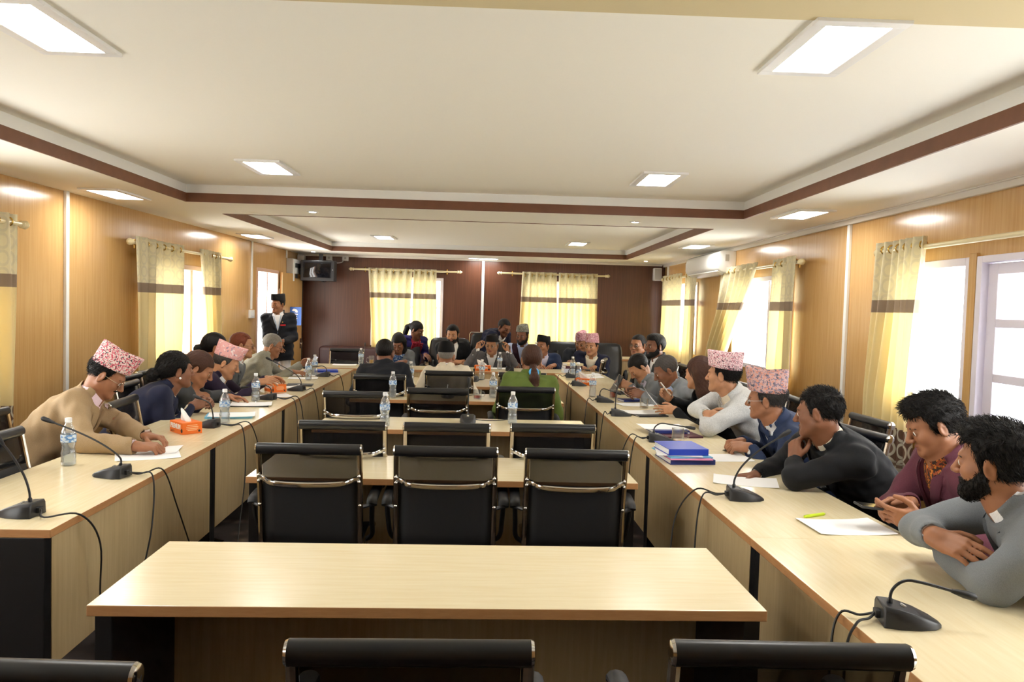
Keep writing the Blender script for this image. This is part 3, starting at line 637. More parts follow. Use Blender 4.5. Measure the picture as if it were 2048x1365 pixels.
# ------------------------------------------------------------------ mesh-back chairs
def make_chair(label, loc, rz, group):
    t = thing('mesh_chair', label, 'chair', loc, rz, group); W2 = .216
    st = MB().lathe([(.0, .055), (.04, .055), (.045, .11), (.03, .13), (.0, .13)], 14)
    obj('hub', st, 'chrome', t, smooth=True)
    for i in range(5):
        q = 2*pi*i/5+.3; d = Vector((cos(q), sin(q), 0))
        obj('leg', MB().tube([d*.03+Vector((0, 0, .10)), d*.16+Vector((0, 0, .09)), d*.29+Vector((0, 0, .066))], [.02, .017, .012], 8, flat=(.9, 1.1)), 'chrome', t, smooth=True)
        p = d*.285; n = Vector((-d.y, d.x, 0))
        obj('caster', MB().tube([p-n*.02+Vector((0, 0, .028)), p+n*.02+Vector((0, 0, .028))], .028, 12), 'black_plastic', t, smooth=True)
    obj('column', MB().tube([(0, 0, .12), (0, 0, .30)], .028, 12).tube([(0, 0, .30), (0, 0, .43)], .018, 12), 'black_plastic', t, smooth=True)
    # seat: upholstered sling
    mb = MB(); R = []
    for i in range(9):
        y = -.22+i*.46/8; zz = .455+.02*cos(pi*(i/8)*1.0)*0-.012*sin(pi*i/8)+(-.03 if i == 8 else 0)
        R.append([(-W2+.012, y, zz+.018), (0, y, zz+.006), (W2-.012, y, zz+.018), (W2-.012, y, zz-.02), (0, y, zz-.03), (-W2+.012, y, zz-.02)])
    mb.rings(R); obj('seat', mb, 'black_soft', t, smooth=True)
    obj('mechanism', MB().box((-.09, -.12, .40), (.09, .10, .43)).box((-W2, -.015, .405), (W2, .015, .43)), 'black_plastic', t)
    prof = [(.235, .44), (.1, .455), (-.12, .45), (-.20, .462), (-.238, .51), (-.25, .60), (-.262, .70), (-.285, .82), (-.305, .92)]
    P = spline([(0, y, z) for y, z in prof], 5)
    for s in (-1, 1):
        fr = obj('side_frame', MB().tube([(s*W2, p.y, p.z) for p in P], .0145, 8, flat=(1.0, .86), upv=(0, 0, 1)), 'chrome_warm', t, smooth=True)
        for q in ((s*W2, -.267, .665), (s*(W2-.002), -.299, .80), (s*(W2-.002), -.296, .775)): obj('bolt', MB().sphere(q, .0085, 8, 6), 'chrome', fr, smooth=True)
    # woven back
    mb = MB(); B = [p for p in P if p.z > .475 and p.y < -.2]; R = []
    n = 8
    for p in B:
        for k in range(n+1): u = k/n*2-1; mb.v.append((u*(W2-.013), p.y-.014*(1-u*u), p.z))
    for j in range(len(B)-1):
        for k in range(n): q = j*(n+1)+k; mb.f.append((q, q+1, q+n+2, q+n+1)); mb.m.append(1 if B[j].z < .765 else 0)
    o = obj('back_mesh', mb, ('mesh_weave', 'black_soft'), t, smooth='all'); so = o.modifiers.new('Solidify', 'SOLIDIFY'); so.thickness = .004
    tr = obj('top_roll', MB().tube([(-W2-.004, -.308, .918), (-W2+.03, -.308, .918), (W2-.03, -.308, .918), (W2+.004, -.308, .918)], .0245, 14), 'black_leather', t, smooth=True)
    for s in (-1, 1): obj('end_cap', MB().tube([(s*(W2+.004), -.308, .918), (s*(W2+.010), -.308, .918), (s*(W2+.013), -.308, .918)], [.025, .022, .012], 14), 'chrome', tr, smooth=True)
    obj('cross_bar', MB().tube(spline([(-W2+.004, -.288, .79), (-W2+.03, -.30, .782), (-.14, -.335, .772), (0, -.345, .768), (.14, -.335, .772), (W2-.03, -.30, .782), (W2-.004, -.288, .79)], 5), .0125, 8, flat=(1.0, .5), upv=(0, 0, 1)), 'chrome', t, smooth=True)
    for s in (-1, 1):
        x = s*(W2+.045)
        am = obj('armrest', MB().tube(spline([(x, -.215, .655), (x, -.19, .675), (x, -.06, .685), (x, .07, .682), (x, .10, .668)], 5), .021, 10, flat=(.8, 1.15), upv=(0, 0, 1)), 'black_soft', t, smooth=True)
        obj('arm_support', MB().tube(spline([(x, -.20, .66), (x-s*.004, -.17, .58), (x-s*.01, -.10, .49), (s*W2, -.06, .45)], 5), .011, 8).tube([(x, -.205, .655), (s*W2, -.258, .655)], .009, 8), 'black_plastic', am, smooth=True)
    return t
CH0 = [None]
def chair(label, x, y, deg=0, group='black mesh chairs with chrome frames'):
    """deg: 0 faces the head table, 90 faces the left wall, -90 the right wall, 180 the camera"""
    if CH0[0] is None: CH0[0] = make_chair(label, (x, y, 0), rad(deg), group); return CH0[0]
    return dup(CH0[0], (x, y, 0), rad(deg), label, group)
def chair_roll(label, x, y, deg=0, **k):
    """place by the middle of its top roll"""
    a = rad(deg); return chair(label, x-.308*sin(a), y+.308*cos(a), deg, **k)
# ------------------------------------------------------------------ people: smooth implicit surfaces, one continuous mesh per body / garment
F32 = np.float32
def V3(*a): return np.array(a, dtype=np.float64)
def unit(v): v = np.asarray(v, float); return v/max(1e-9, np.linalg.norm(v))
class Field:
    def __init__(s, h): s.h = h; s.ops = []; s.rs = 1.0
    def add(s, lo, hi, f, k=.012, op='u'): s.ops.append((np.asarray(lo, float), np.asarray(hi, float), f, k, op))
    def cone(s, a, b, ra, rb, k=.012, op='u'):
        a = np.asarray(a, float); b = np.asarray(b, float); ra, rb, k = ra*s.rs, rb*s.rs, k*s.rs; m = max(ra, rb)+.02; ba = b-a; L2 = max(1e-9, ba@ba)
        def f(X, Y, Z):
            px, py, pz = X-a[0], Y-a[1], Z-a[2]; t = np.clip((px*ba[0]+py*ba[1]+pz*ba[2])/L2, 0, 1)
            return np.sqrt((px-t*ba[0])**2+(py-t*ba[1])**2+(pz-t*ba[2])**2)-(ra+(rb-ra)*t)
        s.add(np.minimum(a, b)-m, np.maximum(a, b)+m, f, k, op)
    def ell(s, c, M, r, k=.012, op='u', pad=.02):
        """ellipsoid: centre, local axes (rows), radii"""
        c = np.asarray(c, float); M = np.asarray(M, float); r = np.asarray(r, float)*s.rs; m = max(r)+pad
        def f(X, Y, Z):
            px, py, pz = X-c[0], Y-c[1], Z-c[2]; q = [(px*M[i][0]+py*M[i][1]+pz*M[i][2])/r[i] for i in range(3)]
            k0 = np.sqrt(q[0]**2+q[1]**2+q[2]**2)+1e-6; k1 = np.sqrt((q[0]/r[0])**2+(q[1]/r[1])**2+(q[2]/r[2])**2)+1e-6
            return k0*(k0-1)/k1
        s.add(c-m, c+m, f, k, op)
    def mesh(s):
        h = s.h; us = [o for o in s.ops if o[4] == 'u']
        lo = np.min([o[0] for o in us], 0)-2*h; hi = np.max([o[1] for o in us], 0)+2*h
        n = np.ceil((hi-lo)/h).astype(int)+1; A = np.full(n, .08, F32); ax = [(lo[i]+h*np.arange(n[i])).astype(F32) for i in range(3)]
        for l, u, f, k, op in s.ops:
            i0 = np.clip(np.floor((l-k-lo)/h).astype(int), 0, n); i1 = np.clip(np.ceil((u+k-lo)/h).astype(int)+1, 0, n)
            if np.any(i1-i0 < 1): continue
            sl = tuple(slice(i0[i], i1[i]) for i in range(3)); a = A[sl]
            if op == 'd':
                q = np.nonzero(np.abs(a) < .016)
                if len(q[0]): a[q] += f(ax[0][sl[0]][q[0]], ax[1][sl[1]][q[1]], ax[2][sl[2]][q[2]]).astype(F32)
                continue
            d = f(ax[0][sl[0]][:, None, None], ax[1][sl[1]][None, :, None], ax[2][sl[2]][None, None, :])
            d = np.broadcast_to(d, a.shape).astype(F32)
            if op == 'u':
                if k > 0:
                    w = np.clip(.5+.5*(d-a)/k, 0, 1); A[sl] = d+(a-d)*w-k*w*(1-w) if False else (d*(1-w)+a*w-k*w*(1-w))
                else: A[sl] = np.minimum(a, d)
            elif op == 's':
                if k > 0:
                    w = np.clip(.5-.5*(a+d)/k, 0, 1); A[sl] = a*(1-w)-d*w+k*w*(1-w)
                else: A[sl] = np.maximum(a, -d)
            elif op == 'x': A[sl] = np.maximum(a, d)
        return nets(A, lo, h)
def nets(A, lo, h):
    """surface nets"""
    S = A < 0; n = A.shape; acc = np.zeros([x-1 for x in n], np.int8)
    for dx in (0, 1):
        for dy in (0, 1):
            for dz in (0, 1): acc += S[dx:n[0]-1+dx, dy:n[1]-1+dy, dz:n[2]-1+dz]
    I = np.argwhere((acc > 0) & (acc < 8))
    if not len(I): return np.zeros((0, 3)), np.zeros((0, 4), int)
    idx = np.full(acc.shape, -1, np.int32); idx[I[:, 0], I[:, 1], I[:, 2]] = np.arange(len(I))
    C = [(a, b, c) for a in (0, 1) for b in (0, 1) for c in (0, 1)]
    val = {c: A[I[:, 0]+c[0], I[:, 1]+c[1], I[:, 2]+c[2]] for c in C}
    sm = np.zeros((len(I), 3)); ct = np.zeros(len(I))
    for c in C:
        for ax in range(3):
            if c[ax] == 0:
                d = list(c); d[ax] = 1; d = tuple(d); a, b = val[c], val[d]; m = (a < 0) != (b < 0)
                t = np.where(m, a/np.where(m, a-b, 1), 0); p = np.array(c, float)[None, :].repeat(len(I), 0); p[:, ax] += t
                sm += p*m[:, None]; ct += m
    P = lo+h*(I+sm/ct[:, None]); Q = []
    for ax in range(3):
        u, v = [(1, 2), (2, 0), (0, 1)][ax]; s0 = [slice(None)]*3; s1 = [slice(None)]*3; s0[ax] = slice(0, n[ax]-1); s1[ax] = slice(1, n[ax])
        E = np.argwhere(S[tuple(s0)] != S[tuple(s1)]); E = E[(E[:, u] > 0) & (E[:, v] > 0) & (E[:, u] < n[u]-1) & (E[:, v] < n[v]-1)]
        if not len(E): continue
        def g(du, dv):
            e = E.copy(); e[:, u] -= du; e[:, v] -= dv; return idx[e[:, 0], e[:, 1], e[:, 2]]
        q = np.stack([g(1, 1), g(0, 1), g(0, 0), g(1, 0)], 1); fl = ~S[E[:, 0], E[:, 1], E[:, 2]]; q[fl] = q[fl][:, ::-1]; Q.append(q)
    return P, np.concatenate(Q)
def field_obj(name, fld, mats, parent, org, facemat=None, smooth_it=0):
    P, Q = fld.mesh()
    if not len(P): return None
    me = bpy.data.meshes.new(name); me.vertices.add(len(P)); me.vertices.foreach_set('co', (P-org).astype(F32).ravel())
    me.loops.add(len(Q)*4); me.polygons.add(len(Q)); me.loops.foreach_set('vertex_index', Q.astype(np.int32).ravel())
    me.polygons.foreach_set('loop_start', np.arange(0, len(Q)*4, 4, dtype=np.int32)); me.polygons.foreach_set('loop_total', np.full(len(Q), 4, np.int32))
    for mm in (mats if isinstance(mats, (list, tuple)) else [mats]): me.materials.append(MAT[mm])
    if facemat is not None: me.polygons.foreach_set('material_index', facemat(P[Q].mean(1)).astype(np.int32))
    me.polygons.foreach_set('use_smooth', np.ones(len(Q), bool)); me.update(calc_edges=True); me.validate()
    o = bpy.data.objects.new(name, me); COL.objects.link(o); o.parent = parent
    if smooth_it: sm = o.modifiers.new('Smooth', 'SMOOTH'); sm.iterations = smooth_it; sm.factor = .5
    return o

def yawv(d): return V3(sin(rad(d)), cos(rad(d)), 0)
class Frame:
    """local frame: x = the person's right, y = forward, z = up"""
    def __init__(s, c, yaw, pitch=0, roll=0, sc=1.0):
        s.sc = sc
        f = yawv(yaw); up = V3(0, 0, 1); r = np.cross(f, up); p = rad(pitch)
        f2 = f*cos(p)+up*sin(p); u2 = -f*sin(p)+up*cos(p); q = rad(roll)
        s.x = r*cos(q)+u2*sin(q); s.z = -r*sin(q)+u2*cos(q); s.y = f2; s.c = np.asarray(c, float); s.M = np.array([s.x, s.y, s.z])
    def __call__(s, x, y, z): return s.c+(s.x*x+s.y*y+s.z*z)*s.sc
    def loc(s, X, Y, Z):
        k_ = 1/s.sc; px, py, pz = (X-s.c[0])*k_, (Y-s.c[1])*k_, (Z-s.c[2])*k_
        return tuple(px*s.M[i][0]+py*s.M[i][1]+pz*s.M[i][2] for i in range(3))
    def box(s, lo, hi):
        q = np.array([s(*[(lo, hi)[b[i]][i] for i in range(3)]) for b in [(a, b_, c) for a in (0, 1) for b_ in (0, 1) for c in (0, 1)]]); return q.min(0), q.max(0)

def head_field(F, H, fem=False, mouth=0.0):
    """skull, face, ears and neck root in head frame H"""
    M = H.M; w = .95 if fem else 1.0
    F.ell(H(0, -.012, .034), M, (.073*w, .094, .084), .02)
    F.ell(H(0, .028, -.030), M, (.058*w, .060, .078), .03)
    for s in (-1, 1):
        F.cone(H(s*.052*w, .004, -.048), H(s*.020, .070, -.086), .020, .016, .03)
        F.ell(H(s*.040*w, .056, -.022), M, (.022, .026, .022), .025)
    F.ell(H(0, .072, -.090), M, (.020, .019, .017), .02)
    F.cone(H(-.030, .078, .024), H(.030, .078, .024), .013, .013, .018)
    for s in (-1, 1): F.ell(H(s*.032, .094, .004), M, (.018, .014, .0125), .014, 's')
    F.cone(H(0, .088, .014), H(0, .108, -.022), .0085, .0115, .012)
    F.ell(H(0, .110, -.026), M, (.011, .010, .009), .008)
    for s in (-1, 1): F.ell(H(s*.0125, .099, -.029), M, (.0085, .011, .0075), .006)
    F.cone(H(-.018, .083, -.0535), H(0, .0895, -.0515), .005, .0065, .005); F.cone(H(.018, .083, -.0535), H(0, .0895, -.0515), .005, .0065, .005)
    F.cone(H(-.014, .083, -.0645), H(.014, .083, -.0645), .0068, .0068, .006)
    F.cone(H(-.022, .090, -.0585), H(.022, .090, -.0585), .0022, .0022, .003, 's')
    for s in (-1, 1):   # lids around the eyeballs, ears
        F.ell(H(s*.0315, .0765, .0035), M, (.0150, .0135, .0135), .004)
        F.cone(H(s*.022, .0925, .0012), H(s*.041, .0885, .0012), .0028, .0028, .002, 's')
        E = Frame(H.c, 0); c = H(s*.0765*w, -.006, -.006)
        ex = unit(H.x*s*.9-H.y*.45); ey = unit(H.y*.95+H.x*s*.35-H.z*.2); ez = unit(np.cross(ex, ey)); ey = np.cross(ez, ex)
        F.ell(c, np.array([ex, ey, ez]), (.0085, .0190, .0315), .006)
        F.ell(c+ex*.009+ey*.003+ez*.003, np.array([ex, ey, ez]), (.006, .0105, .018), .004, 's')
        F.ell(c-ez*.026+ex*.001, np.array([ex, ey, ez]), (.007, .010, .009), .006)

def hand_field(F, w, d, n, side, curl=(.4, .45, .5, .55), spread=.05, thumb=.5, sc=1.0, k=.0035):
    """wrist point, finger direction, back-of-hand direction, side +1 right / -1 left; curl 0 flat .. 1.4 fist"""
    d = unit(d); n = unit(np.asarray(n, float)-d*np.dot(n, d)); t = np.cross(n, d)*side
    P = lambda x, y, z: w+(d*x+t*y+n*z)*sc
    kn = [(.090, .029), (.094, .0095), (.090, -.0105), (.081, -.0285)]
    for x, y in kn: F.cone(P(.0, y*.62, 0), P(x, y, .001), .0155*sc, .0112*sc, .012)
    F.cone(P(.012, .012, -.006), P(.052, .026, -.008), .017*sc, .013*sc, .012)
    F.cone(P(.016, -.016, -.006), P(.05, -.024, -.006), .014*sc, .012*sc, .012)
    tips = []
    for i, ((x, y), L) in enumerate(zip(kn, ((.042, .026, .022), (.046, .030, .023), (.042, .028, .022), (.033, .021, .019)))):
        p = P(x, y, .001); a = 0; yaw_ = spread*(1.5-i); r = (.0094, .0096, .0092, .0082)[i]*sc
        for j, l in enumerate(L):
            a += curl[i]*(.85, 1.05, .65)[j]; dd = d*cos(a)*cos(yaw_)+t*sin(yaw_)*cos(a)-n*sin(a); q = p+dd*l*sc
            F.cone(p, q, r*(1-.07*j), r*(.95-.09*j), k if j == 0 else .002); p = q
        tips.append(p)
    p = P(.024, .024, -.007); a = thumb
    dirs = [unit(d*.62+t*.75-n*(.25+.2*a)), unit(d*.85+t*(.5-.45*a)-n*(.2+.25*a)), unit(d*.95+t*(.25-.75*a)-n*(.15+.3*a))]
    for j, (l, dd) in enumerate(zip((.040, .032, .026), dirs)):
        q = p+dd*l*sc; F.cone(p, q, (.0135, .0112, .0102)[j]*sc, (.0112, .0102, .0082)[j]*sc, .006 if j == 0 else .002); p = q
    return tips

TP = (0, .14, .34, .62, .80, .92, 1.0, 1.12)
def torso_prim(F, P0, NK, right, scale=1.0, off=0.0, k=.03, zr=(-.1, 1.12), extra=None, fem=False, belly=0.0):
    """lofted trunk from hip centre P0 to neck base NK"""
    zax = NK-P0; L = np.linalg.norm(zax); zax = zax/L; xax = unit(right-zax*np.dot(right, zax)); yax = np.cross(zax, xax)
    A = np.array([.172, .170, .156, .178, .176, .126, .066, .054])*scale; B = np.array([.120, .124, .116+belly, .122+belly*.5, .106, .084, .062, .052])*scale
    if fem: A = A*np.array([1.0, .97, .88, .90, .90, .92, .9, .9]); B = B*np.array([1, .95, .9, 1.06, 1, 1, .9, .9])
    M = np.array([xax, yax, zax])
    def f(X, Y, Z):
        px, py, pz = X-P0[0], Y-P0[1], Z-P0[2]
        x = px*M[0][0]+py*M[0][1]+pz*M[0][2]; y = px*M[1][0]+py*M[1][1]+pz*M[1][2]; z = px*M[2][0]+py*M[2][1]+pz*M[2][2]; t = z/L
        tc = np.clip(t, zr[0], zr[1]); a = np.interp(tc, TP, A); b = np.interp(tc, TP, B)
        y = y+.018*np.sin(np.clip(tc, 0, 1)*3.1)   # slight curve of the back
        o = off if extra is None else off+extra(x, y, t)
        a = a+o; b = b+o; q = ((np.abs(x)/a)**2.4+(np.abs(y)/b)**2.4)**(1/2.4); d = (q-1)*np.minimum(a, b)
        cap = np.maximum((zr[0]-t)*L, (t-zr[1])*L); return np.maximum(d, cap)
    e0 = P0+zax*L*zr[0]; e1 = P0+zax*L*zr[1]; lo = np.minimum(e0, e1)-.235*scale; hi = np.maximum(e0, e1)+.235*scale; F.add(lo, hi, f, k); return M, L

def ik(S, Wr, hint, l1, l2):
    v = Wr-S; D = np.linalg.norm(v)
    if D > (l1+l2)*.995: Wr = S+v/D*(l1+l2)*.995; v = Wr-S; D = np.linalg.norm(v)
    a = (l1*l1-l2*l2+D*D)/(2*D); hh = math.sqrt(max(0, l1*l1-a*a)); u = v/D; hn = unit(np.asarray(hint, float)-u*np.dot(hint, u))
    return S+u*a+hn*hh, Wr

def folds(F, seed, lo, hi, amp=.003, wl=.075):
    rng = np.random.RandomState(seed); K = [(unit(rng.randn(3)*V3(1, 1, 1.3))*2*pi/(wl*rng.uniform(.7, 1.6)), rng.uniform(0, 6.28), rng.uniform(.6, 1)) for _ in range(5)]
    def f(X, Y, Z):
        s = 0
        for kv, ph, a in K: s = s+a*np.sin(kv[0]*X+kv[1]*Y+kv[2]*Z+ph+1.4*np.sin(9*Z+ph))
        return (amp*.6)*s
    F.add(lo, hi, f, 0, 'd')

def topi(H, mtl, parent, org, h=.098, peak=.022, flare=.012, back=.0):
    """brimless slanted cap: oval band, taller at the front, top folded into a crease"""
    mb = MB(); seg = 40; R = []
    def ring(a, b, zf, off=0, crease=0.0):
        o = []
        for k in range(seg):
            q = 2*pi*k/seg; x = a*cos(q); y = b*sin(q); z = zf(y/b)+off-crease*(1-abs(cos(q))**1.5)
            o.append(tuple(H(x, y-.008, z)))
        return o
    zb = lambda t: .050+.014*t; zt = lambda t: .050+h+peak*t*(1 if t > 0 else -back)+(.006*abs(t))
    R.append(ring(.076, .098, zb, .003)); R.append(ring(.081, .104, zb)); R.append(ring(.0835, .107, zb, .004))
    for i in range(1, 6):
        s = i/6; R.append(ring(.0835-.020*s**1.6, .107+flare*s, lambda t: zb(t)*(1-s)+zt(t)*s))
    R.append(ring(.0605, .107+flare, zt)); R.append(ring(.054, .104+flare, zt, .003)); R.append(ring(.040, .090+flare*.5, zt, -.010)); R.append(ring(.018, .07, zt, -.026)); R.append(ring(.002, .05, zt, -.030))
    mb.rings(R, cap0=False, cap1=True); o = obj('cap', mb, mtl, parent, smooth=True, origin=org); return o

def person(label, head, yaw, pitch=0, roll=0, hips=None, byaw=None, hands=(), jacket='dark_suit', shirt='white_cotton', vopen=.48, skin='skin_mid', hair='hair_black', hairdo='short', cap=None, caph=.098, cappeak=.022,
           beard=None, mustache=False, glasses=None, stand=False, fem=False, h=.006, scale=1.0, closed=False, vest=None, trousers='dark_trouser', extra=None, badge=None, lapel=True, neckfwd=.05, elbow_out=.35, longcoat=0.0, seed=None, arms_l=(.285, .265), collar=True, belly=0.0, thin=1.0, ears=True, curlhair=0.0, shirt_open=True, tuck=0.0, hs=None):
    """hands: tuples (side, wrist, finger_dir, back_dir, curl, thumb, elbow_hint or None)"""
    head = np.asarray(head, float); byaw = yaw if byaw is None else byaw; hs = hs or (1.0 if h < .005 else 1.06); H = Frame(head, yaw, pitch, roll, hs); fwd = yawv(byaw); right = np.cross(fwd, V3(0, 0, 1))
    hips = np.asarray(hips, float); seed = seed if seed is not None else int(abs(head[0]*1000)+abs(head[1]*777)) % 9999
    lean = unit(head-hips); NK = head-V3(0, 0, .078)-lean*.046-fwd*neckfwd*.5
    base = V3(hips[0], hips[1], 0) ; org = base
    t = thing('person', label, 'person', tuple(base))
    tx = (NK-hips); L = np.linalg.norm(tx); zax = tx/L; xax = unit(right-zax*np.dot(right, zax)); yax = np.cross(zax, xax)
    C = lambda x, y, tt: hips+xax*x+yax*y+zax*(L*tt)
    sw = (.170 if not fem else .150)*thin
    SH = {1: C(sw, -.010, .885), -1: C(-sw, -.010, .885)}; arm = {}; l1, l2 = arms_l
    if fem: l1 -= .02; l2 -= .015
    hd = {}
    for hnd in hands: hd[hnd[0]] = hnd
    for s in (1, -1):
        if s in hd:
            _, w, d, n, cu, th, hint = hd[s]; w = np.asarray(w, float)
        else:
            w = C(s*.22, .26, .10); d = fwd*1.0-V3(0, 0, .3)-right*s*.3; n = V3(0, 0, 1)*.8+right*s*.4; cu, th, hint = (.45, .5, .55, .6), .5, None
        if hint is None: hint = right*s*elbow_out-V3(0, 0, .8)-fwd*.25
        if isinstance(hint, tuple): E, w2 = V3(*hint), w
        else: E, w2 = ik(SH[s], w, hint, l1, l2)
        arm[s] = (E, w2, np.asarray(d, float), np.asarray(n, float), cu, th)
    # ---- body
    B = Field(h); B.rs = hs; head_field(B, H, fem); B.rs = 1.0; nr = .050 if fem else .056
    B.cone(H(0, -.022, -.045), NK+zax*.0, nr, nr+.006, .02); B.cone(H(0, .012, -.075), NK+yax*.012, nr*.72, nr*.8, .02); B.cone(NK, C(0, 0, .84), .06, .085, .03)
    torso_prim(B, hips, NK, right, scale=.80*thin, zr=(.0, .86), fem=fem)
    tips = {}
    for s in (1, -1):
        E, w, d, n, cu, th = arm[s]; r0 = .040 if fem else .045
        B.cone(C(s*.10, 0, .86), SH[s], .055, .048, .03); B.cone(SH[s], E, r0+.004, r0-.008, .02); B.cone(E, E+(w-E)*.35, r0-.006, r0-.007, .02); B.cone(E+(w-E)*.35, w, r0-.007, .0255 if not fem else .023, .02); B.cone(w-unit(w-E)*.02, w+unit(d)*.02, .024, .021, .012)
        tips[s] = hand_field(B, w, d, n, s, cu if not np.isscalar(cu) else (cu,)*4, .05, th, sc=(.92 if fem else 1.0))
    def fm(c):
        x, y, z = H.loc(c[:, 0], c[:, 1], c[:, 2]); lip = (np.abs(x) < .021-.25*np.abs(z+.0585)) & (y > .078) & (z < -.0475+.1*np.abs(x)*0) & (z > -.0705); return lip.astype(int)
    field_obj('body', B, (skin, skin+'_lip'), t, org, fm)
    # ---- eyes and brows
    if not closed:
        for s in (1, -1):
            mb = MB(); c = H(s*.0315, .0782, .0028); mb.sphere((0, 0, 0), .0126, 14, 10)
            gz = unit(H.y-H.z*.15); R_ = np.array([np.cross(gz, H.z), gz, np.cross(np.cross(gz, H.z), gz)])
            vs = [tuple(c+(np.asarray(v)[0]*unit(R_[0])+np.asarray(v)[1]*unit(R_[2])+np.asarray(v)[2]*gz)) for v in mb.v]
            zc = [sum(mb.v[i][2] for i in f)/len(f) for f in mb.f]; mb.v = vs; mb.m = [1 if z > .0108 else 0 for z in zc]; obj('eye', mb, ('eye_white', 'iris'), t, smooth='all', origin=org)
    for s in (1, -1):
        obj('eyebrow', MB().tube([tuple(H(s*a, b, c)) for a, b, c in ((.013, .0905, .0215), (.024, .0900, .0255), (.037, .0850, .0250), (.047, .0765, .0205))], [.0028, .0036, .0030, .0014], 6), hair if hair != 'hair_grey' else 'hair_salt', t, smooth=True, origin=org)
    # ---- hair
    if hairdo:
        hh = max(.0035, h*.8); G = Field(hh); G.rs = hs; v = {'short': .0, 'crop': -.004, 'back': .004, 'lowpony': .004, 'quiff': .008, 'bun': .004, 'long': .006, 'pony': .003, 'thick': .009}[hairdo]
        G.ell(H(0, -.016, .036), H.M, (.078+v, .098+v, .088+v*1.3), .0)
        if hairdo in ('quiff', 'thick'): G.ell(H(0, .035, .098), H.M, (.052, .055, .030), .03)
        hl = .066 if not fem else .052
        nape = -.070 if not fem else -.085
        def keep(X, Y, Z):
            x, y, z = H.loc(X, Y, Z)
            front = hl-z+.10*np.maximum(0, -y)*0+.35*np.abs(x)**1.0*0; a = np.maximum(front, y-.094-v*2); side = np.maximum(y-(.030 if not fem else .042)-.30*(z-.02), -.030-z+0*x); bk = np.maximum(y+.028, nape-z)
            return np.minimum(np.minimum(a, side), bk)
        lo, hi = H.box((-.14, -.16, -.14), (.14, .16, .16)); G.add(lo, hi, keep, 0, 'x')
        if ears and hairdo not in ('long',):
            for s in (-1, 1): G.ell(H(s*.082, -.004, -.008), H.M, (.016, .024, .036), .006, 's')
        if hairdo == 'bun':
            G.ell(H(0, -.136, -.022), H.M, (.038, .036, .038), .004); G.ell(H(0, -.082, .002), H.M, (.052, .040, .046), .02)
        if hairdo == 'pony':
            G.ell(H(0, -.100, .03), H.M, (.036, .03, .03), .02)
            for a, b, ra, rb in (((0, -.115, .03), (0, -.15, -.02), .026, .036), ((0, -.15, -.02), (.004, -.148, -.10), .036, .034), ((.004, -.148, -.10), (0, -.135, -.16), .034, .012)): G.cone(H(*a), H(*b), ra, rb, .015)
        if hairdo == 'lowpony':
            for a, b, ra, rb in (((0, -.085, -.055), (0, -.125, -.085), .030, .022), ((0, -.125, -.085), (0, -.150, -.13), .024, .036), ((0, -.150, -.13), (.004, -.150, -.20), .038, .034), ((.004, -.150, -.20), (0, -.140, -.26), .034, .010)): G.cone(H(*a), H(*b), ra, rb, .015)
        if hairdo == 'long':
            dn = -V3(0, 0, 1)
            for s in (-1, 1):
                a = H(s*.055, -.035, .0); b = a+dn*.13-fwd*.035; c = b+dn*.13-fwd*.03+right*s*.015; G.cone(a, b, .042, .046, .03); G.cone(b, c, .046, .026, .02)
            a = H(0, -.07, .0); b = a+dn*.16-fwd*.03; G.cone(a, b, .055, .055, .03); G.cone(b, b+dn*.12-fwd*.02, .055, .03, .02)
        rng = np.random.RandomState(seed); ph = rng.uniform(0, 6, 4)
        def strands(X, Y, Z):
            x, y, z = H.loc(X, Y, Z); return (.0009+.0012*curlhair)*(np.sin(380*x+90*y+ph[0]+3*np.sin(60*z+ph[1]))+.7*np.sin(290*y-170*z+ph[2]))
        l2_, h2_ = H.box((-.2, -.25, -.45), (.2, .2, .2)); G.add(l2_, h2_, strands, 0, 'd')
        ho_ = field_obj('hair', G, hair, t, org)
        if h <= .005 and ho_: strand_mesh(ho_, H, org, seed, hairdo, fem)
    if beard:
        G = Field(max(.0035, h*.8)); G.rs = hs; o = .0042
        G.ell(H(0, .028, -.030), H.M, (.058+o, .060+o, .078+o), .02)
        for s in (-1, 1): G.cone(H(s*.054, .004, -.044), H(s*.020, .070, -.086), .020+o, .016+o, .03)
        G.ell(H(0, .072, -.092), H.M, (.022+o, .019+o, .020+o), .02)
        for s in (-1, 1): G.cone(H(s*.004, .094, -.0445), H(s*.024, .084, -.056), .0062, .005, .006)
        def kp(X, Y, Z):
            x, y, z = H.loc(X, Y, Z); ax_ = np.abs(x); cheek = -.047+1.5*np.maximum(0, ax_-.031)
            return np.maximum(z-np.minimum(cheek, .020), .004-y+.15*np.minimum(0, z+.03))
        lo, hi = H.box((-.12, -.06, -.16), (.12, .14, .06)); G.add(lo, hi, kp, 0, 'x')
        G.ell(H(0, .092, -.0585), H.M, (.019, .016, .0095), .003, 's')
        bo_ = field_obj('beard', G, beard, t, org)
        if h <= .005 and bo_: strand_mesh(bo_, H, org, seed, 'beard', False)
    elif mustache:
        obj('moustache', MB().tube([tuple(H(a, b, c)) for a, b, c in ((-.024, .084, -.050), (-.010, .0925, -.0445), (0, .0945, -.0435), (.010, .0925, -.0445), (.024, .084, -.050))], [.002, .0048, .0042, .0048, .002], 6), hair if hair != 'hair_grey' else 'hair_salt', t, smooth=True, origin=org)
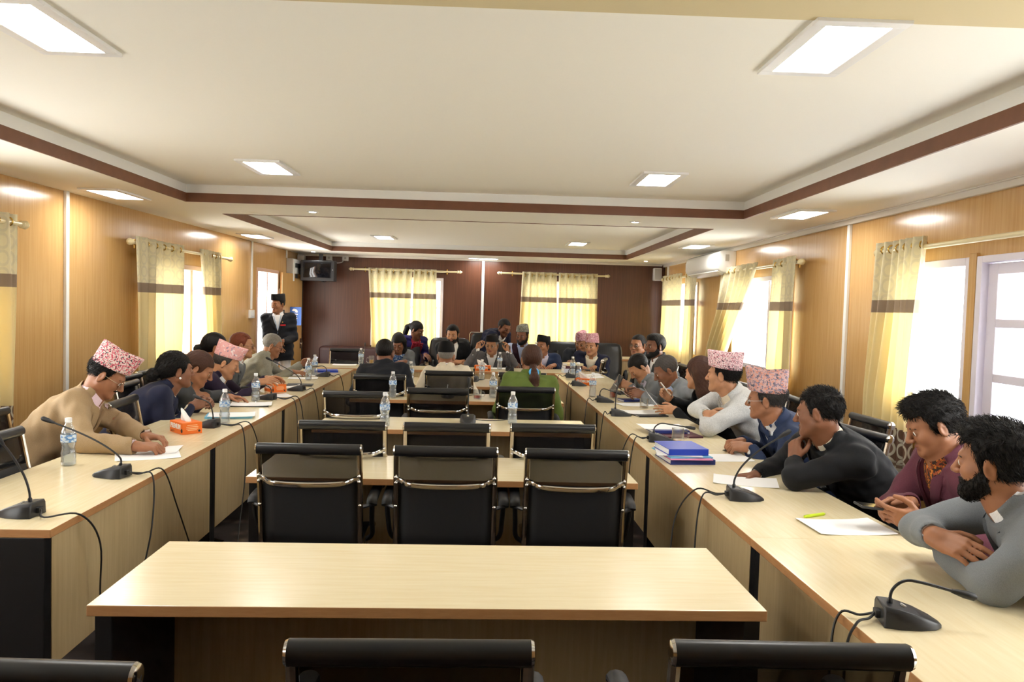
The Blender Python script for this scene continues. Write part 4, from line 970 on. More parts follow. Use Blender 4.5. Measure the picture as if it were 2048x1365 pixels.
    if glasses:
        g = MB()
        for s in (-1, 1):
            R_ = [tuple(H(s*.033+.0225*cos(q), .1005-.006*abs(cos(q)), .0015+.0165*sin(q))) for q in [2*pi*i/20 for i in range(21)]]
            g.tube(R_, .0014, 5, cap=False); g.tube([tuple(H(s*.0555, .096, .004)), tuple(H(s*.074, .06, .006)), tuple(H(s*.0795, .0, .008))], .0014, 5)
        g.tube([tuple(H(-.0105, .1005, .003)), tuple(H(0, .104, .006)), tuple(H(.0105, .1005, .003))], .0014, 5)
        go = obj('glasses', g, glasses, t, smooth=True, origin=org)
        for s in (-1, 1):
            mb = MB(); mb.rings([[tuple(H(s*.033+.022*cos(2*pi*i/16), yy-.006*abs(cos(2*pi*i/16)), .0015+.016*sin(2*pi*i/16))) for i in range(16)] for yy in (.0995, .1010)]); obj('lens', mb, 'lens_glass', go, origin=org)
    if cap: topi(H, cap, t, org, caph, cappeak)
    # ---- shirt
    ho = max(h, .006)
    if shirt:
        S = Field(ho); torso_prim(S, hips, NK, right, scale=thin, off=.006, zr=(.02, .965), fem=fem, belly=belly)
        for s in (1, -1):
            E, w, *_ = arm[s]; S.cone(C(s*.08, 0, .87), SH[s], .060, .052, .03)
            if not jacket or vest: S.cone(SH[s], E, .058, .050, .03); S.cone(E, w, .050, .034, .02)
        field_obj('shirt', S, shirt, t, org)
        if collar:
            mb = MB(); n = 20; rr = nr+.008; R0, R1, R2, R3 = [], [], [], []
            for i in range(n+1):
                q = rad(22)+(2*pi-rad(44))*i/n; cq, sq = cos(q), sin(q)   # opening toward the front (yax)
                dv = yax*cq+xax*sq; dip = .022*max(0, cq)
                ctr = NK+zax*.004
                R0.append(tuple(ctr+dv*rr+zax*(.030-dip))); R1.append(tuple(ctr+dv*(rr+.007)+zax*(.034-dip))); R2.append(tuple(ctr+dv*(rr+.015)+zax*(-.010-dip*1.3))); R3.append(tuple(ctr+dv*(rr+.008)+zax*(-.014-dip)))
            mb.rings([[R0[i], R1[i], R2[i], R3[i]] for i in range(n+1)]); obj('collar', mb, shirt, t, smooth=True, origin=org)
    if vest:
        S = Field(ho); VO = lambda x, y, tt: .017+0*x
        torso_prim(S, hips, NK, right, scale=thin, off=.017, zr=(-.02, .96), fem=fem)
        for s in (1, -1): S.cone(C(s*.09, 0, .875), SH[s]-(SH[s]-C(0, 0, .865))*.12, .064, .060, .03)
        wedge(S, hips, L, xax, yax, zax, .42, .062); field_obj('waistcoat', S, vest, t, org)
    # ---- jacket
    if jacket:
        J = Field(ho); wv = lambda tt: .080*np.clip((tt-vopen)/(.98-vopen), 0, 1.4)
        def lap(x, y, tt):
            m = (np.abs(x) > wv(tt)) & (np.abs(x) < wv(tt)+.048*np.clip((tt-vopen)/.12, 0, 1)*np.where((tt > .79) & (tt < .825), .55, 1)) & (y > 0) & (tt > vopen-.02) & (tt < .95); return np.where(m, .0065, 0.0)
        torso_prim(J, hips, NK, right, scale=thin, off=.021, zr=(-.10-longcoat, .985), extra=lap if lapel else None, fem=fem, belly=belly)
        for s in (1, -1):
            E, w, d, *_ = arm[s]; J.cone(C(s*.055, -.012, .925), SH[s], .056, .066, .035); sl = w-unit(w-E)*.022
            a0, a1, a2 = (.068, .056, .043) if not fem else (.060, .049, .038)
            J.cone(SH[s], E, a0, a1, .04); J.cone(E, sl, a1, a2, .02)
        # collar stand behind the neck
        J.add(NK-.16, NK+.16, ring_sdf(NK+zax*.008, xax, yax, zax, nr+.022, .008, .034), .005)
        wedge(J, hips, L, xax, yax, zax, vopen, .080)
        J.cone(H(0, -.022, -.045), NK, nr+.010, nr+.013, .004, 's')
        for s in (1, -1):
            E, w, *_ = arm[s]; u = unit(w-E); J.cone(w-u*.022, w+u*.06, .030 if not fem else .027, .034, .002, 's')
        folds(J, seed, hips-1.2, hips+1.2, .0032 if h < .006 else .0042, .085)
        field_obj('jacket', J, jacket, t, org)
        if shirt:
            for s in (1, -1):
                E, w, *_ = arm[s]; u = unit(w-E); obj('cuff', MB().tube([tuple(w-u*.05), tuple(w-u*.010), tuple(w-u*.004), tuple(w-u*.010)], [.031, .0325, .030, .027] if not fem else [.028, .029, .027, .024], 14), shirt, t, smooth=True, origin=org)
        if lapel:
            aa = lambda tt: np.interp(tt, TP, (.172, .170, .156, .178, .176, .126, .066, .054))*thin+.021; bb = lambda tt: np.interp(tt, TP, (.120, .124, .116+belly, .122+belly*.5, .106, .084, .062, .052))*thin+.021
            if fem: aa = lambda tt, f_=aa: f_(tt)*.92; bb = lambda tt, f_=bb: f_(tt)*1.03
            for s in (1, -1):
                mb = MB(); R = []; NT = 22
                for i in range(NT+1):
                    tt = vopen+(.965-vopen)*i/NT; u = i/NT; xin = .080*np.clip((tt-vopen)/(.98-vopen), 0, 1)-.004; wd = float(np.interp(u, (0, .10, .55, .60, .66, .72, .9, 1), (.004, .020, .060, .062, .034, .052, .046, .030))); row = []
                    for j in range(6):
                        x = xin+wd*j/5; yy = bb(tt)*(max(.02, 1-(min(.97, x/aa(tt)))**2.4))**(1/2.4)-.018*sin(max(0, min(1, tt))*3.1)+.0135+.004*sin(pi*u)-.005*(j == 5); row.append(C(s*x, yy, tt))
                    R.append(row)
                vs = [tuple(p) for r in R for p in r]+[tuple(p-yax*.012) for r in R for p in r]; n0 = (NT+1)*6; fs = []
                for i in range(NT):
                    for j in range(5): q = i*6+j; fs += [(q, q+1, q+7, q+6), (n0+q, n0+q+6, n0+q+7, n0+q+1)]
                    fs += [(i*6, i*6+6, n0+i*6+6, n0+i*6), (i*6+5, n0+i*6+5, n0+i*6+11, i*6+11)]
                mb.add(vs, fs); obj('lapel', mb, jacket, t, smooth=True, origin=org)
        if vopen < .6 and lapel:
            for tt in (vopen-.03, vopen-.16):
                p = C(.012, .0, tt); b_ = np.interp(tt, TP, (.120, .124, .116, .122, .104, .072, .054, .052))*thin+.030+belly-.018*sin(max(0, tt)*3.1)
                obj('button', MB().sphere(tuple(p+yax*b_), .007, 8, 6), 'black_plastic', t, smooth=True, origin=org)
    # ---- legs
    T = Field(max(.009, h)); hip_r = .098 if not fem else .095
    if stand:
        for s in (1, -1):
            a = hips+right*s*.085-V3(0, 0, .02); kn = V3(a[0], a[1], .48)+fwd*.02; an = V3(a[0], a[1], .07)-fwd*.02; T.cone(a, kn, .088, .062, .03); T.cone(kn, an, .062, .05, .02)
        T.ell(hips, np.array([right, fwd, V3(0, 0, 1)]), (.16, .12, .12), .04)
    else:
        for s in (1, -1):
            a = hips+right*s*.085+V3(0, 0, -.015); kn = V3(*(a[:2]+fwd[:2]*.40+right[:2]*s*.03), .505); an = V3(*(kn[:2]+fwd[:2]*(.02-tuck)), .08); T.cone(a, kn, .088, .066, .03); T.cone(kn, an, .064, .048, .02)
        T.ell(hips-V3(0, 0, .01), np.array([right, fwd, V3(0, 0, 1)]), (.165, .13, .10), .04)
    field_obj('trousers', T, trousers, t, org)
    for s in (1, -1):
        an = (V3(*(hips[:2]+right[:2]*s*.085-fwd[:2]*.02), 0) if stand else V3(*(hips[:2]+right[:2]*s*.115+fwd[:2]*(.42-tuck)), 0))
        K = Field(.01); K.cone(an+V3(0, 0, .05), an+fwd*.05+V3(0, 0, .045), .042, .042, .02); K.cone(an-fwd*.03+V3(0, 0, .036), an+fwd*.17+V3(0, 0, .03), .036, .028, .03)
        K.add(an-.3, an+.3, lambda X, Y, Z: .001-Z+0*X+0*Y, 0, 'x'); field_obj('shoe', K, 'shoe_leather', t, org)
    t['_'] = 0; del t['_']
    return dict(root=t, H=H, C=C, arm=arm, tips=tips, NK=NK, SH=SH, org=org, xax=xax, yax=yax, zax=zax, L=L)
def strand_mesh(o, H, org, seed, hairdo, fem):
    """short tapered locks combed over the hair surface, joined into the hair mesh"""
    me = o.data; n = len(me.vertices); co = np.empty(n*3, F32); me.vertices.foreach_get('co', co); co = co.reshape(-1, 3).astype(float); no = np.empty(n*3, F32); me.vertices.foreach_get('normal', no); no = no.reshape(-1, 3).astype(float)
    rng = np.random.RandomState(seed); cnt = 2600; ix = rng.randint(0, n, cnt); P = co[ix]+(rng.rand(cnt, 3)-.5)*.004; Nn = no[ix]
    x, y, z = H.loc(P[:, 0]+org[0], P[:, 1]+org[1], P[:, 2]+org[2])
    top = np.clip((z-.05)/.05, 0, 1)[:, None]
    if fem: comb = np.stack([-x*2, -np.ones(cnt)*.9, -.5+0*x], 1)
    else: comb = top*np.stack([.35+0*x, (.55 if hairdo == 'quiff' else .35)+0*x, .25+0*x], 1)+(1-top)*np.stack([0*x, -.45+0*x, -.9+0*x], 1)
    comb = comb+rng.randn(cnt, 3)*.22; D = comb@H.M; D = D-Nn*(D*Nn).sum(1)[:, None]*.85; D = D/np.maximum(1e-6, np.linalg.norm(D, axis=1))[:, None]
    D = D+Nn*((.32 if not fem else .10)+.25*rng.rand(cnt, 1)*(top if not fem else .3)); L = (.35 if hairdo == 'beard' else 1)*(.012+.014*rng.rand(cnt, 1)+.008*top*(0 if fem else 1)); T = np.cross(Nn, D); T = T/np.maximum(1e-6, np.linalg.norm(T, axis=1))[:, None]
    w = .0011; p1 = P+D*L*.5+Nn*.001; p2 = P+D*L-Nn*L*.12
    V = np.stack([P+T*w, P-T*w, P+Nn*w*1.3, p1+T*w*.8, p1-T*w*.8, p1+Nn*w, p2], 1).reshape(-1, 3); b = np.arange(cnt)[:, None]*7+n
    f = np.array([(0, 1, 4, 3), (1, 2, 5, 4), (2, 0, 3, 5)]); Q = (b[:, None, :]+f[None]).reshape(-1, 4); T3 = (b[:, None, :]+np.array([(3, 4, 6), (4, 5, 6), (5, 3, 6)])[None]).reshape(-1, 3)
    fl = [tuple(p.vertices) for p in me.polygons]; m2 = bpy.data.meshes.new('hair'); m2.from_pydata(np.concatenate([co, V]).tolist(), [], fl+[tuple(q) for q in Q.tolist()]+[tuple(q) for q in T3.tolist()])
    m2.materials.append(me.materials[0]); m2.polygons.foreach_set('use_smooth', [True]*len(m2.polygons)); o.data = m2; bpy.data.meshes.remove(me)
def ring_sdf(c, xa, ya, za, R, r, hgt):
    def f(X, Y, Z):
        px, py, pz = X-c[0], Y-c[1], Z-c[2]; x = px*xa[0]+py*xa[1]+pz*xa[2]; y = px*ya[0]+py*ya[1]+pz*ya[2]; z = px*za[0]+py*za[1]+pz*za[2]
        z = z+.25*np.maximum(y, -.02); q = np.sqrt(x*x+y*y)-R-.18*np.maximum(0, -z); zz = np.abs(z)-hgt+r
        d = np.sqrt(np.maximum(q, -1)**2+np.maximum(zz, 0)**2)-r; return np.maximum(d, y-.045)
    return f
def wedge(J, hips, L, xax, yax, zax, t0, w):
    def f(X, Y, Z):
        px, py, pz = X-hips[0], Y-hips[1], Z-hips[2]; x = px*xax[0]+py*xax[1]+pz*xax[2]; y = px*yax[0]+py*yax[1]+pz*yax[2]; z = (px*zax[0]+py*zax[1]+pz*zax[2])/L
        ww = w*np.clip((z-t0)/(.98-t0), -1, 1.5); return np.maximum(np.maximum(np.maximum(np.abs(x)-ww, .02-y), (t0-z)*L), y-.165)
    lo = hips-.4; hi = hips+zax*L+.4; J.add(lo, hi, f, .004, 's')
# ------------------------------------------------------------------ the people
def ax(px, py, X=None, Y=None, Z=None): p = at(px, py, X, Y, Z); return V3(p.x, p.y, p.z)
UPV = V3(0, 0, 1); FIST = (1.0, 1.1, 1.15, 1.2); REST = (.30, .36, .42, .48); HOLD = (.75, .85, .95, 1.0)
PP = {}
# --- right row, facing left
PP['R0'] = person('bearded man in pale grey jacket resting crossed arms on the right desk', ax(1990, 928, X=1.57), 318, -4, 3, hips=(2.02, 2.08, .56), byaw=292, h=.004, jacket='blue_grey_suit', shirt='white_cotton', beard='hair_black', hairdo='quiff', skin='skin_mid', neckfwd=.03,
    hands=[(1, (1.425, 2.275, .892), (.44, -.88, -.16), (-.6, -.2, .75), (.22, .26, .32, .38), .35, (1.52, 2.50, .85)), (-1, (1.52, 2.36, .815), (.5, .8, .1), (-.5, 0, 1), FIST, .5, (1.50, 2.10, .802))])
PP['R1'] = person('man in maroon blazer looking down at a phone in both hands', ax(1868, 852, X=1.83), 284, -24, 0, hips=(2.16, 2.98, .55), byaw=284, h=.004, jacket='maroon_suit', shirt='shirt_orange_print', hairdo='quiff', curlhair=.3, skin='skin_mid', neckfwd=.05, vopen=.40,
    hands=[(1, ax(1822, 1008, X=1.70), (-.85, .05, -.05), (.1, .75, .6), (.55, .7, .85, .95), .55, V3(0, 1, -.7)), (-1, ax(1846, 1040, X=1.68), (-.9, .22, .02), (.1, -.85, -.35), (.45, .6, .7, .8), .2, V3(.2, -.6, -.8))])
PP['R2'] = person('man in black suit leaning on the desk with chin on his fist', ax(1638, 828, X=1.63), 306, -8, -4, hips=(2.10, 3.72, .55), byaw=276, h=.0045, jacket='black_suit', shirt='cream_cotton', hairdo='short', skin='skin_dark', neckfwd=.04,
    hands=[(-1, ax(1588, 922, X=1.535), (.12, .30, .95), (-.9, -.2, .2), (1.0, 1.15, 1.25, 1.3), .7, (1.50, 3.46, .805)), (1, ax(1512, 952, X=1.42), (-.9, .15, -.12), (.1, .35, .9), HOLD, .7, V3(.2, .9, -.5))], elbow_out=.2)
PP['R3'] = person('man with floral cap and thin glasses in blue suit, hands clasped', ax(1533, 800, X=1.68), 298, -4, 5, hips=(2.10, 4.45, .55), byaw=282, h=.0045, jacket='navy_blue_suit', shirt='white_cotton', cap='topi_floral', glasses='grey_plastic', hair='hair_salt', caph=.112, cappeak=.030, skin='skin_mid',
    hands=[(1, (1.60, 4.46, .80), (-.9, -.35, .05), (.1, .3, .9), FIST, .6, None), (-1, (1.58, 4.27, .80), (-.9, .35, .02), (-.1, -.5, .85), FIST, .5, None)])
PP['R4'] = person('man with pink flecked cap in light grey jacket, arms folded', ax(1447, 752, X=1.72), 305, 0, 0, hips=(2.12, 5.30, .55), byaw=288, h=.005, jacket='light_grey_suit', shirt='cream_cotton', cap='topi_pink', caph=.10, cappeak=.006, skin='skin_light', vopen=.6,
    hands=[(1, (1.59, 5.11, .868), (.5, -.85, -.05), (-.8, -.2, .3), REST, .4, (1.61, 5.42, .86)), (-1, (1.60, 5.17, .84), (.5, .8, .2), (-.6, 0, .8), FIST, .5, (1.55, 4.93, .806))])
PP['R5'] = person('woman with long dark hair in black jacket holding pen and paper', ax(1398, 748, X=1.74), 322, -6, 0, hips=(2.10, 6.00, .55), byaw=285, h=.0055, fem=True, jacket='black_suit', shirt='black_suit', hair='hair_brown', hairdo='long', skin='skin_light',
    hands=[(-1, (1.56, 5.80, .805), (-.95, .15, 0), (-.1, -.9, .3), REST, .5, V3(.3, -.4, -.8)), (1, (1.58, 6.05, .86), (-.65, -.1, .65), (.3, .9, .2), (.7, .8, 1, 1.1), .7, V3(.2, .7, -.9))])
PP['R6'] = person('man with dark grey hair in grey suit reading a sheet', ax(1332, 742, X=1.66), 268, -28, 0, hips=(2.06, 6.72, .55), byaw=272, h=.006, jacket='grey_suit', shirt='pale_blue_cotton', hair='hair_salt', skin='skin_dark',
    hands=[(-1, (1.50, 6.62, .825), (-.95, .2, .1), (.1, -.8, .5), HOLD, .6, None), (1, (1.50, 6.88, .825), (-.95, -.1, .1), (.1, .8, .5), HOLD, .6, None)])
PP['R7'] = person('man bowing black haired head in grey suit, holding a phone', ax(1278, 735, X=1.61), 258, -45, 0, hips=(2.06, 7.48, .55), byaw=268, h=.006, jacket='grey_suit', shirt='lavender_cotton', skin='skin_light', neckfwd=.06,
    hands=[(-1, (1.53, 7.32, .83), (-.95, .2, .15), (.1, -.8, .5), HOLD, .6, None), (1, (1.53, 7.52, .83), (-.95, -.1, .15), (.1, .8, .5), HOLD, .6, None)])
PP['R8'] = person('bearded black haired man at the far right, mostly behind others', ax(1310, 694, X=1.92), 245, -2, 0, hips=(2.12, 8.12, .56), byaw=262, h=.007, jacket='charcoal_suit', beard='hair_black', hairdo='quiff', skin='skin_dark')
PP['R9'] = person('man with glasses at the far right end, looking toward camera', ax(1276, 692, X=1.90), 222, -2, 0, hips=(2.12, 8.85, .56), byaw=255, h=.007, jacket='charcoal_suit', glasses='black_plastic', skin='skin_mid')
# --- left row, facing right
PP['L1'] = person('man with red patterned cap in beige jacket writing on paper', ax(213, 752, X=-2.03), 80, -34, 4, hips=(-2.42, 4.22, .55), byaw=82, h=.004, jacket='beige_wool', shirt='pink_cotton', cap='topi_red', caph=.105, cappeak=.020, skin='skin_mid', glasses='chrome', neckfwd=.10, vopen=.44, mustache=True,
    hands=[(1, ax(272, 893, Z=.795), (.97, .22, -.05), (-.1, -.25, .95), (.75, .9, 1.0, 1.05), .8, (-1.965, 4.02, .805)), (-1, ax(292, 872, Z=.80), (.95, -.25, -.05), (0, .2, .95), (.5, .65, .75, .8), .5, (-1.98, 4.50, .82))])
PP['L2'] = person('woman with hair bun in navy blazer clasping her hands', ax(352, 742, X=-2.0), 52, -2, 0, hips=(-2.34, 5.22, .54), byaw=72, h=.005, fem=True, jacket='navy_wool', shirt='cream_cotton', hairdo='bun', skin='skin_dark', collar=False, neckfwd=.03,
    hands=[(1, (-1.90, 5.36, .815), (.9, .35, .25), (.2, -.8, .4), (.75, .85, .9, .9), .3, None), (-1, (-1.88, 5.50, .82), (.9, -.3, .2), (0, .8, .5), (.8, .9, .95, 1), .4, None)])
PP['L3'] = person('woman in dark grey suit reaching a hand across her papers', ax(397, 738, X=-2.03), 80, -30, 0, hips=(-2.36, 5.88, .54), byaw=88, h=.0055, fem=True, jacket='charcoal_suit', shirt='navy_wool', hair='hair_brown', hairdo='back', skin='skin_mid', collar=False,
    hands=[(1, ax(477, 792, X=-1.86), (.9, -.2, -.38), (.35, -.1, .9), (.2, .3, .4, .45), .5, V3(-.2, -.7, -.8)), (-1, (-1.86, 6.05, .80), (.95, 0, -.05), (0, .2, 1), REST, .5, None)])
PP['L4'] = person('man with salmon cap in dark aubergine blazer turning pages', ax(452, 727, X=-2.05), 82, -24, 2, hips=(-2.40, 6.52, .55), byaw=88, h=.0055, jacket='aubergine_suit', shirt='white_cotton', cap='topi_salmon', hair='hair_salt', caph=.098, cappeak=.012, skin='skin_light',
    hands=[(1, (-1.80, 6.62, .86), (.92, .1, .1), (.1, -.5, .85), REST, .4, None), (-1, (-1.80, 6.92, .86), (.92, -.1, .05), (.1, .5, .85), REST, .4, None)])
PP['L5'] = person('man with reddish hair and glasses in grey suit behind the salmon cap', ax(484, 692, X=-2.20), 75, -4, 0, hips=(-2.48, 7.48, .56), byaw=85, h=.006, jacket='blue_grey_suit', hair='hair_auburn', glasses='black_plastic', skin='skin_light')
PP['L5b'] = person('black haired person hidden behind the salmon cap, close to the window', ax(431, 696, X=-2.27), 70, -5, 0, hips=(-2.52, 6.98, .56), byaw=85, h=.007, jacket='dark_suit', fem=True, hairdo='bun', skin='skin_mid')
PP['L6'] = person('grey haired man with glasses in tweed jacket reading a raised sheet', ax(545, 692, X=-2.15), 78, -20, 0, hips=(-2.46, 8.32, .55), byaw=85, h=.0055, jacket='tweed_grey', shirt='tweed_grey', hair='hair_grey', glasses='black_plastic', skin='skin_mid', collar=False, vopen=.7,
    hands=[(1, (-1.90, 8.30, .80), (.95, 0, -.05), (0, -.2, 1), REST, .5, None), (-1, (-1.90, 8.78, .84), (.8, -.1, .5), (-.3, .8, .4), HOLD, .6, None)])
PP['L7'] = person('man standing by the open doorway in black cap and dark jacket', ax(556, 610, Y=11.0), 205, -4, 0, hips=(-2.70, 11.02, .86), byaw=172, h=.006, stand=True, jacket='dark_suit', shirt='white_cotton', cap='black_felt', caph=.085, cappeak=.004, trousers='white_cotton', longcoat=.20, skin='skin_mid',
    hands=[(1, (-2.70, 10.80, .97), (.6, -.2, -.75), (0, -1, .1), REST, .4, V3(-.45, .6, -.9)), (-1, (-2.60, 10.80, .99), (-.6, -.2, -.7), (0, -1, .1), REST, .4, V3(.45, .6, -.9))])
# --- head table, facing the camera
PP['B1'] = person('woman in light grey jacket writing with bowed head at the head table', ax(797, 686, Y=10.42), 186, -34, 0, hips=(-1.02, 10.72, .55), byaw=180, h=.006, fem=True, jacket='blue_grey_suit', shirt='blouse_blue_print', hairdo='long', skin='skin_dark', collar=False,
    hands=[(1, (-1.12, 10.18, .80), (.7, -.6, -.05), (0, -.3, .95), HOLD, .6, None), (-1, (-.86, 10.18, .80), (-.8, -.5, -.05), (0, -.3, .95), REST, .5, None)])
PP['B2'] = person('woman with red scarf bending over behind the head table', ax(833, 661, Y=11.25), 118, -22, 0, hips=(-.93, 11.42, .74), byaw=150, h=.0065, stand=True, fem=True, jacket='indigo_knit', shirt='scarf_red', lapel=False, vopen=.35, hairdo='pony', skin='skin_dark', collar=False,
    hands=[(1, (-.95, 11.02, .80), (.5, -.7, -.3), (0, -.3, .9), REST, .4, None), (-1, (-.66, 11.08, .84), (.5, -.7, -.3), (0, -.3, .9), REST, .4, None)])
PP['B3'] = person('young bearded man in black jacket and open white shirt', ax(905, 670, Y=10.6), 188, -8, 0, hips=(-.24, 10.78, .56), byaw=182, h=.006, jacket='black_suit', shirt='white_cotton', beard='hair_black', hairdo='quiff', skin='skin_light', vopen=.16, lapel=False,
    hands=[(1, (-.22, 10.40, .80), (.75, -.3, -.1), (0, -.5, .8), REST, .5, None), (-1, (-.10, 10.42, .80), (-.7, -.3, -.1), (0, -.5, .8), REST, .5, None)])
PP['B4'] = person('speaker in black cap and grey suit gesturing with both raised hands', ax(984, 692, Y=10.5), 198, -6, 0, hips=(.28, 10.68, .55), byaw=184, h=.006, jacket='steel_grey', shirt='white_cotton', vest='charcoal_suit', cap='black_felt', caph=.085, cappeak=.006, hair='hair_grey', glasses='chrome', skin='skin_light', collar=True, vopen=.40,
    hands=[(1, (.07, 10.32, .975), (.25, -.1, .9), (-.6, .6, .2), (.7, .8, .9, 1), .5, V3(-.6, .1, -1)), (-1, (.49, 10.32, .945), (-.12, -.1, .95), (.6, .6, .2), (.5, .65, .8, .95), .5, V3(.6, .1, -1))])
PP['B5'] = person('man in dark suit leaning in behind the speaker', ax(1008, 656, Y=11.2), 142, -24, 6, hips=(.16, 11.45, .98), byaw=125, h=.0065, stand=True, jacket='navy_wool', shirt='white_cotton', hairdo='short', skin='skin_dark', neckfwd=.02,
    hands=[(1, (.35, 11.02, .84), (.5, -.5, -.6), (0, -.5, .8), REST, .4, None), (-1, (.62, 11.2, .84), (.5, -.5, -.6), (0, -.5, .8), REST, .4, None)])
PP['B6'] = person('bearded man in woven grey cap and maroon waistcoat', ax(1045, 672, Y=10.7), 204, -8, 0, hips=(.72, 10.88, .58), byaw=190, h=.006, jacket=None, vest='maroon_vest', shirt='pale_blue_cotton', beard='hair_black', cap='topi_greyweave', caph=.085, cappeak=.0, skin='skin_dark',
    hands=[(1, (.58, 10.42, .81), (.2, -.8, -.35), (0, -.5, .8), REST, .4, None), (-1, (.92, 10.5, .80), (-.4, -.6, -.2), (0, -.5, .8), REST, .4, None)])
PP['B7'] = person('man in black cap and navy jacket glancing up to his right', ax(1086, 694, Y=10.5), 216, 4, 0, hips=(.99, 10.68, .55), byaw=188, h=.006, jacket='navy_blue_suit', shirt='lavender_cotton', cap='black_felt', caph=.085, cappeak=.01, skin='skin_mid', vopen=.35,
    hands=[(1, (.86, 10.2, .80), (.5, -.7, -.1), (0, -.3, .9), REST, .4, None), (-1, (1.10, 10.2, .80), (-.5, -.7, -.1), (0, -.3, .9), REST, .4, None)])
PP['B8'] = person('rose capped man writing, half hidden behind another rose cap', ax(1163, 688, Y=10.75), 205, -14, 0, hips=(1.50, 10.95, .55), byaw=190, h=.0065, jacket='dark_suit', shirt='white_cotton', cap='topi_rose', skin='skin_mid',
    hands=[(1, (1.32, 10.42, .83), (.2, -.8, .0), (-.4, -.2, .8), HOLD, .6, None), (-1, (1.62, 10.45, .80), (-.5, -.7, -.1), (0, -.3, .9), REST, .4, None)])
PP['B9'] = person('man in rose flecked cap and dark navy suit at the right of the head table', ax(1184, 694, Y=10.2), 214, -4, 0, hips=(1.62, 10.48, .55), byaw=200, h=.006, jacket='navy_wool', shirt='cream_cotton', cap='topi_rose', caph=.105, cappeak=.016, skin='skin_light', vopen=.4,
    hands=[(1, (1.42, 9.98, .80), (.3, -.9, -.05), (0, -.2, .95), HOLD, .6, None), (-1, (1.60, 9.98, .80), (-.4, -.8, -.05), (0, -.2, .95), REST, .4, None)])
# --- middle rows, seen from behind
PP['M1'] = person('man in dark suit seen from behind, short black hair', ax(770, 706, Y=7.25), 12, -6, 0, hips=(-.79, 7.02, .55), byaw=4, h=.006, jacket='dark_suit', skin='skin_dark', hairdo='short')
PP['M2'] = person('man in black cap and cream jacket seen from behind', ax(892, 714, Y=7.75), 2, -6, 0, hips=(-.22, 7.52, .55), byaw=0, h=.006, jacket='cream_cotton', cap='black_felt', caph=.085, cappeak=.004, hair='hair_grey', skin='skin_mid', hairdo='crop')
PP['M3'] = person('woman in olive green jacket with blue hair tie, seen from behind', ax(1063, 722, Y=6.35), 355, -4, 0, hips=(.44, 6.20, .55), byaw=2, h=.0055, fem=True, jacket='green_wool', shirt='green_wool', hairdo='lowpony', hair='hair_brown', skin='skin_mid', lapel=False, thin=1.08)
H = PP['M3']['H']; mb = MB(); c = H(0, -.125, -.088); mb.tube([tuple(c+(H.x*cos(q)+H.z*sin(q)*.8+H.y*sin(q)*.5)*.030) for q in [2*pi*i/16 for i in range(17)]], .014, 8, cap=False)
mat('sky_blue', srgb(70, 170, 236), .4); obj('hair_tie', mb, 'sky_blue', PP['M3']['root'], smooth=True, origin=PP['M3']['org'])
H = PP['L2']['H']; obj('earring', MB().sphere(tuple(H(.077, .004, -.042)), .0075), 'cap_white', PP['L2']['root'], smooth='all', origin=PP['L2']['org'])
# scarf ends, lanyard, watches, badges
q = PP['B2']; mb = MB()
for s, dz in ((-1, .30), (1, .36)): mb.rings([[tuple(q['C'](s*.055+a, .115+b, tt)) for a, b in ((-.03, 0), (.03, 0), (.03, .02), (-.03, .02))] for tt in (.98, .8, .6, 1-dz*2)])
obj('scarf', mb, 'scarf_red', q['root'], origin=q['org'])
q = PP['L7']; obj('lanyard', MB().tube([tuple(q['C'](s, .13, tt)) for s, tt in ((-.05, .95), (-.02, .7), (0, .45), (.02, .7), (.05, .95))], .004, 6), 'label_blue', q['root'], origin=q['org'])
obj('name_badge', MB().obox(q['C'](-.075, .156, .68), (q['xax'], q['yax'], q['zax']), (.035, .004, .009)), 'red_plastic', q['root'], origin=q['org'])
def pin(k, x, tt, y=.150, m='brass'): q = PP[k]; obj('lapel_pin', MB().sphere(tuple(q['C'](x, y, tt)), .009, 10, 8), m, q['root'], smooth='all', origin=q['org'])
pin('L7', -.07, .76); pin('L2', -.08, .66); pin('L4', -.085, .66); pin('B1', -.09, .66)
def watch(k, s, m='chrome'):
    q = PP[k]; E, w, *_ = q['arm'][s]; u = unit(w-E); a = unit(np.cross(u, UPV)); b = np.cross(u, a); obj('wristwatch', MB().tube([tuple(w-u*.006), tuple(w+u*.010)], .0295, 14).obox(w+u*.002-b*.03*np.sign(b[2])*-1, (a, u, b), (.014, .013, .005)), m, q['root'], smooth=True, origin=q['org'])
watch('L1', -1); watch('L3', 1, 'brass'); watch('B4', -1, 'black_plastic')

# ------------------------------------------------------------------ chairs
for l, x, y, d in (('left black chair at the second middle desk, back to camera', -.688, 3.35, 0), ('centre black chair at the second middle desk, back to camera', -.10, 3.35, 0), ('right black chair at the second middle desk, back to camera', .47, 3.34, -2),
        ('left black chair at the third middle desk', -.655, 4.02, 0), ('centre black chair at the third middle desk', -.118, 4.02, 0), ('right black chair at the third middle desk', .44, 4.06, 0),
        ('empty left chair before the fourth middle desk, bottle in front of it', -.791, 5.38, 0), ('empty centre chair before the fourth middle desk, warm chrome frame', -.24, 5.70, 0), ('chair of the green jacket woman', .424, 5.93, 0),
        ('chair of the dark suited man seen from behind', -.786, 6.70, 0), ('chair of the cream jacket man with black cap', -.204, 7.22, 0), ('empty chair to the right of the cream jacket man', .478, 7.22, 0),
        ('nearest black chair cut off by the bottom edge, middle', -.097, 1.395, 0), ('nearest black chair cut off by the bottom edge, right', .612, 1.395, -2), ('nearest black chair cut off by the bottom left corner', -.768, 1.31, -3),
        ('empty black chair at the left end of the head table', -1.646, 10.32, 180)):
    chair_roll(l, x, y, d)
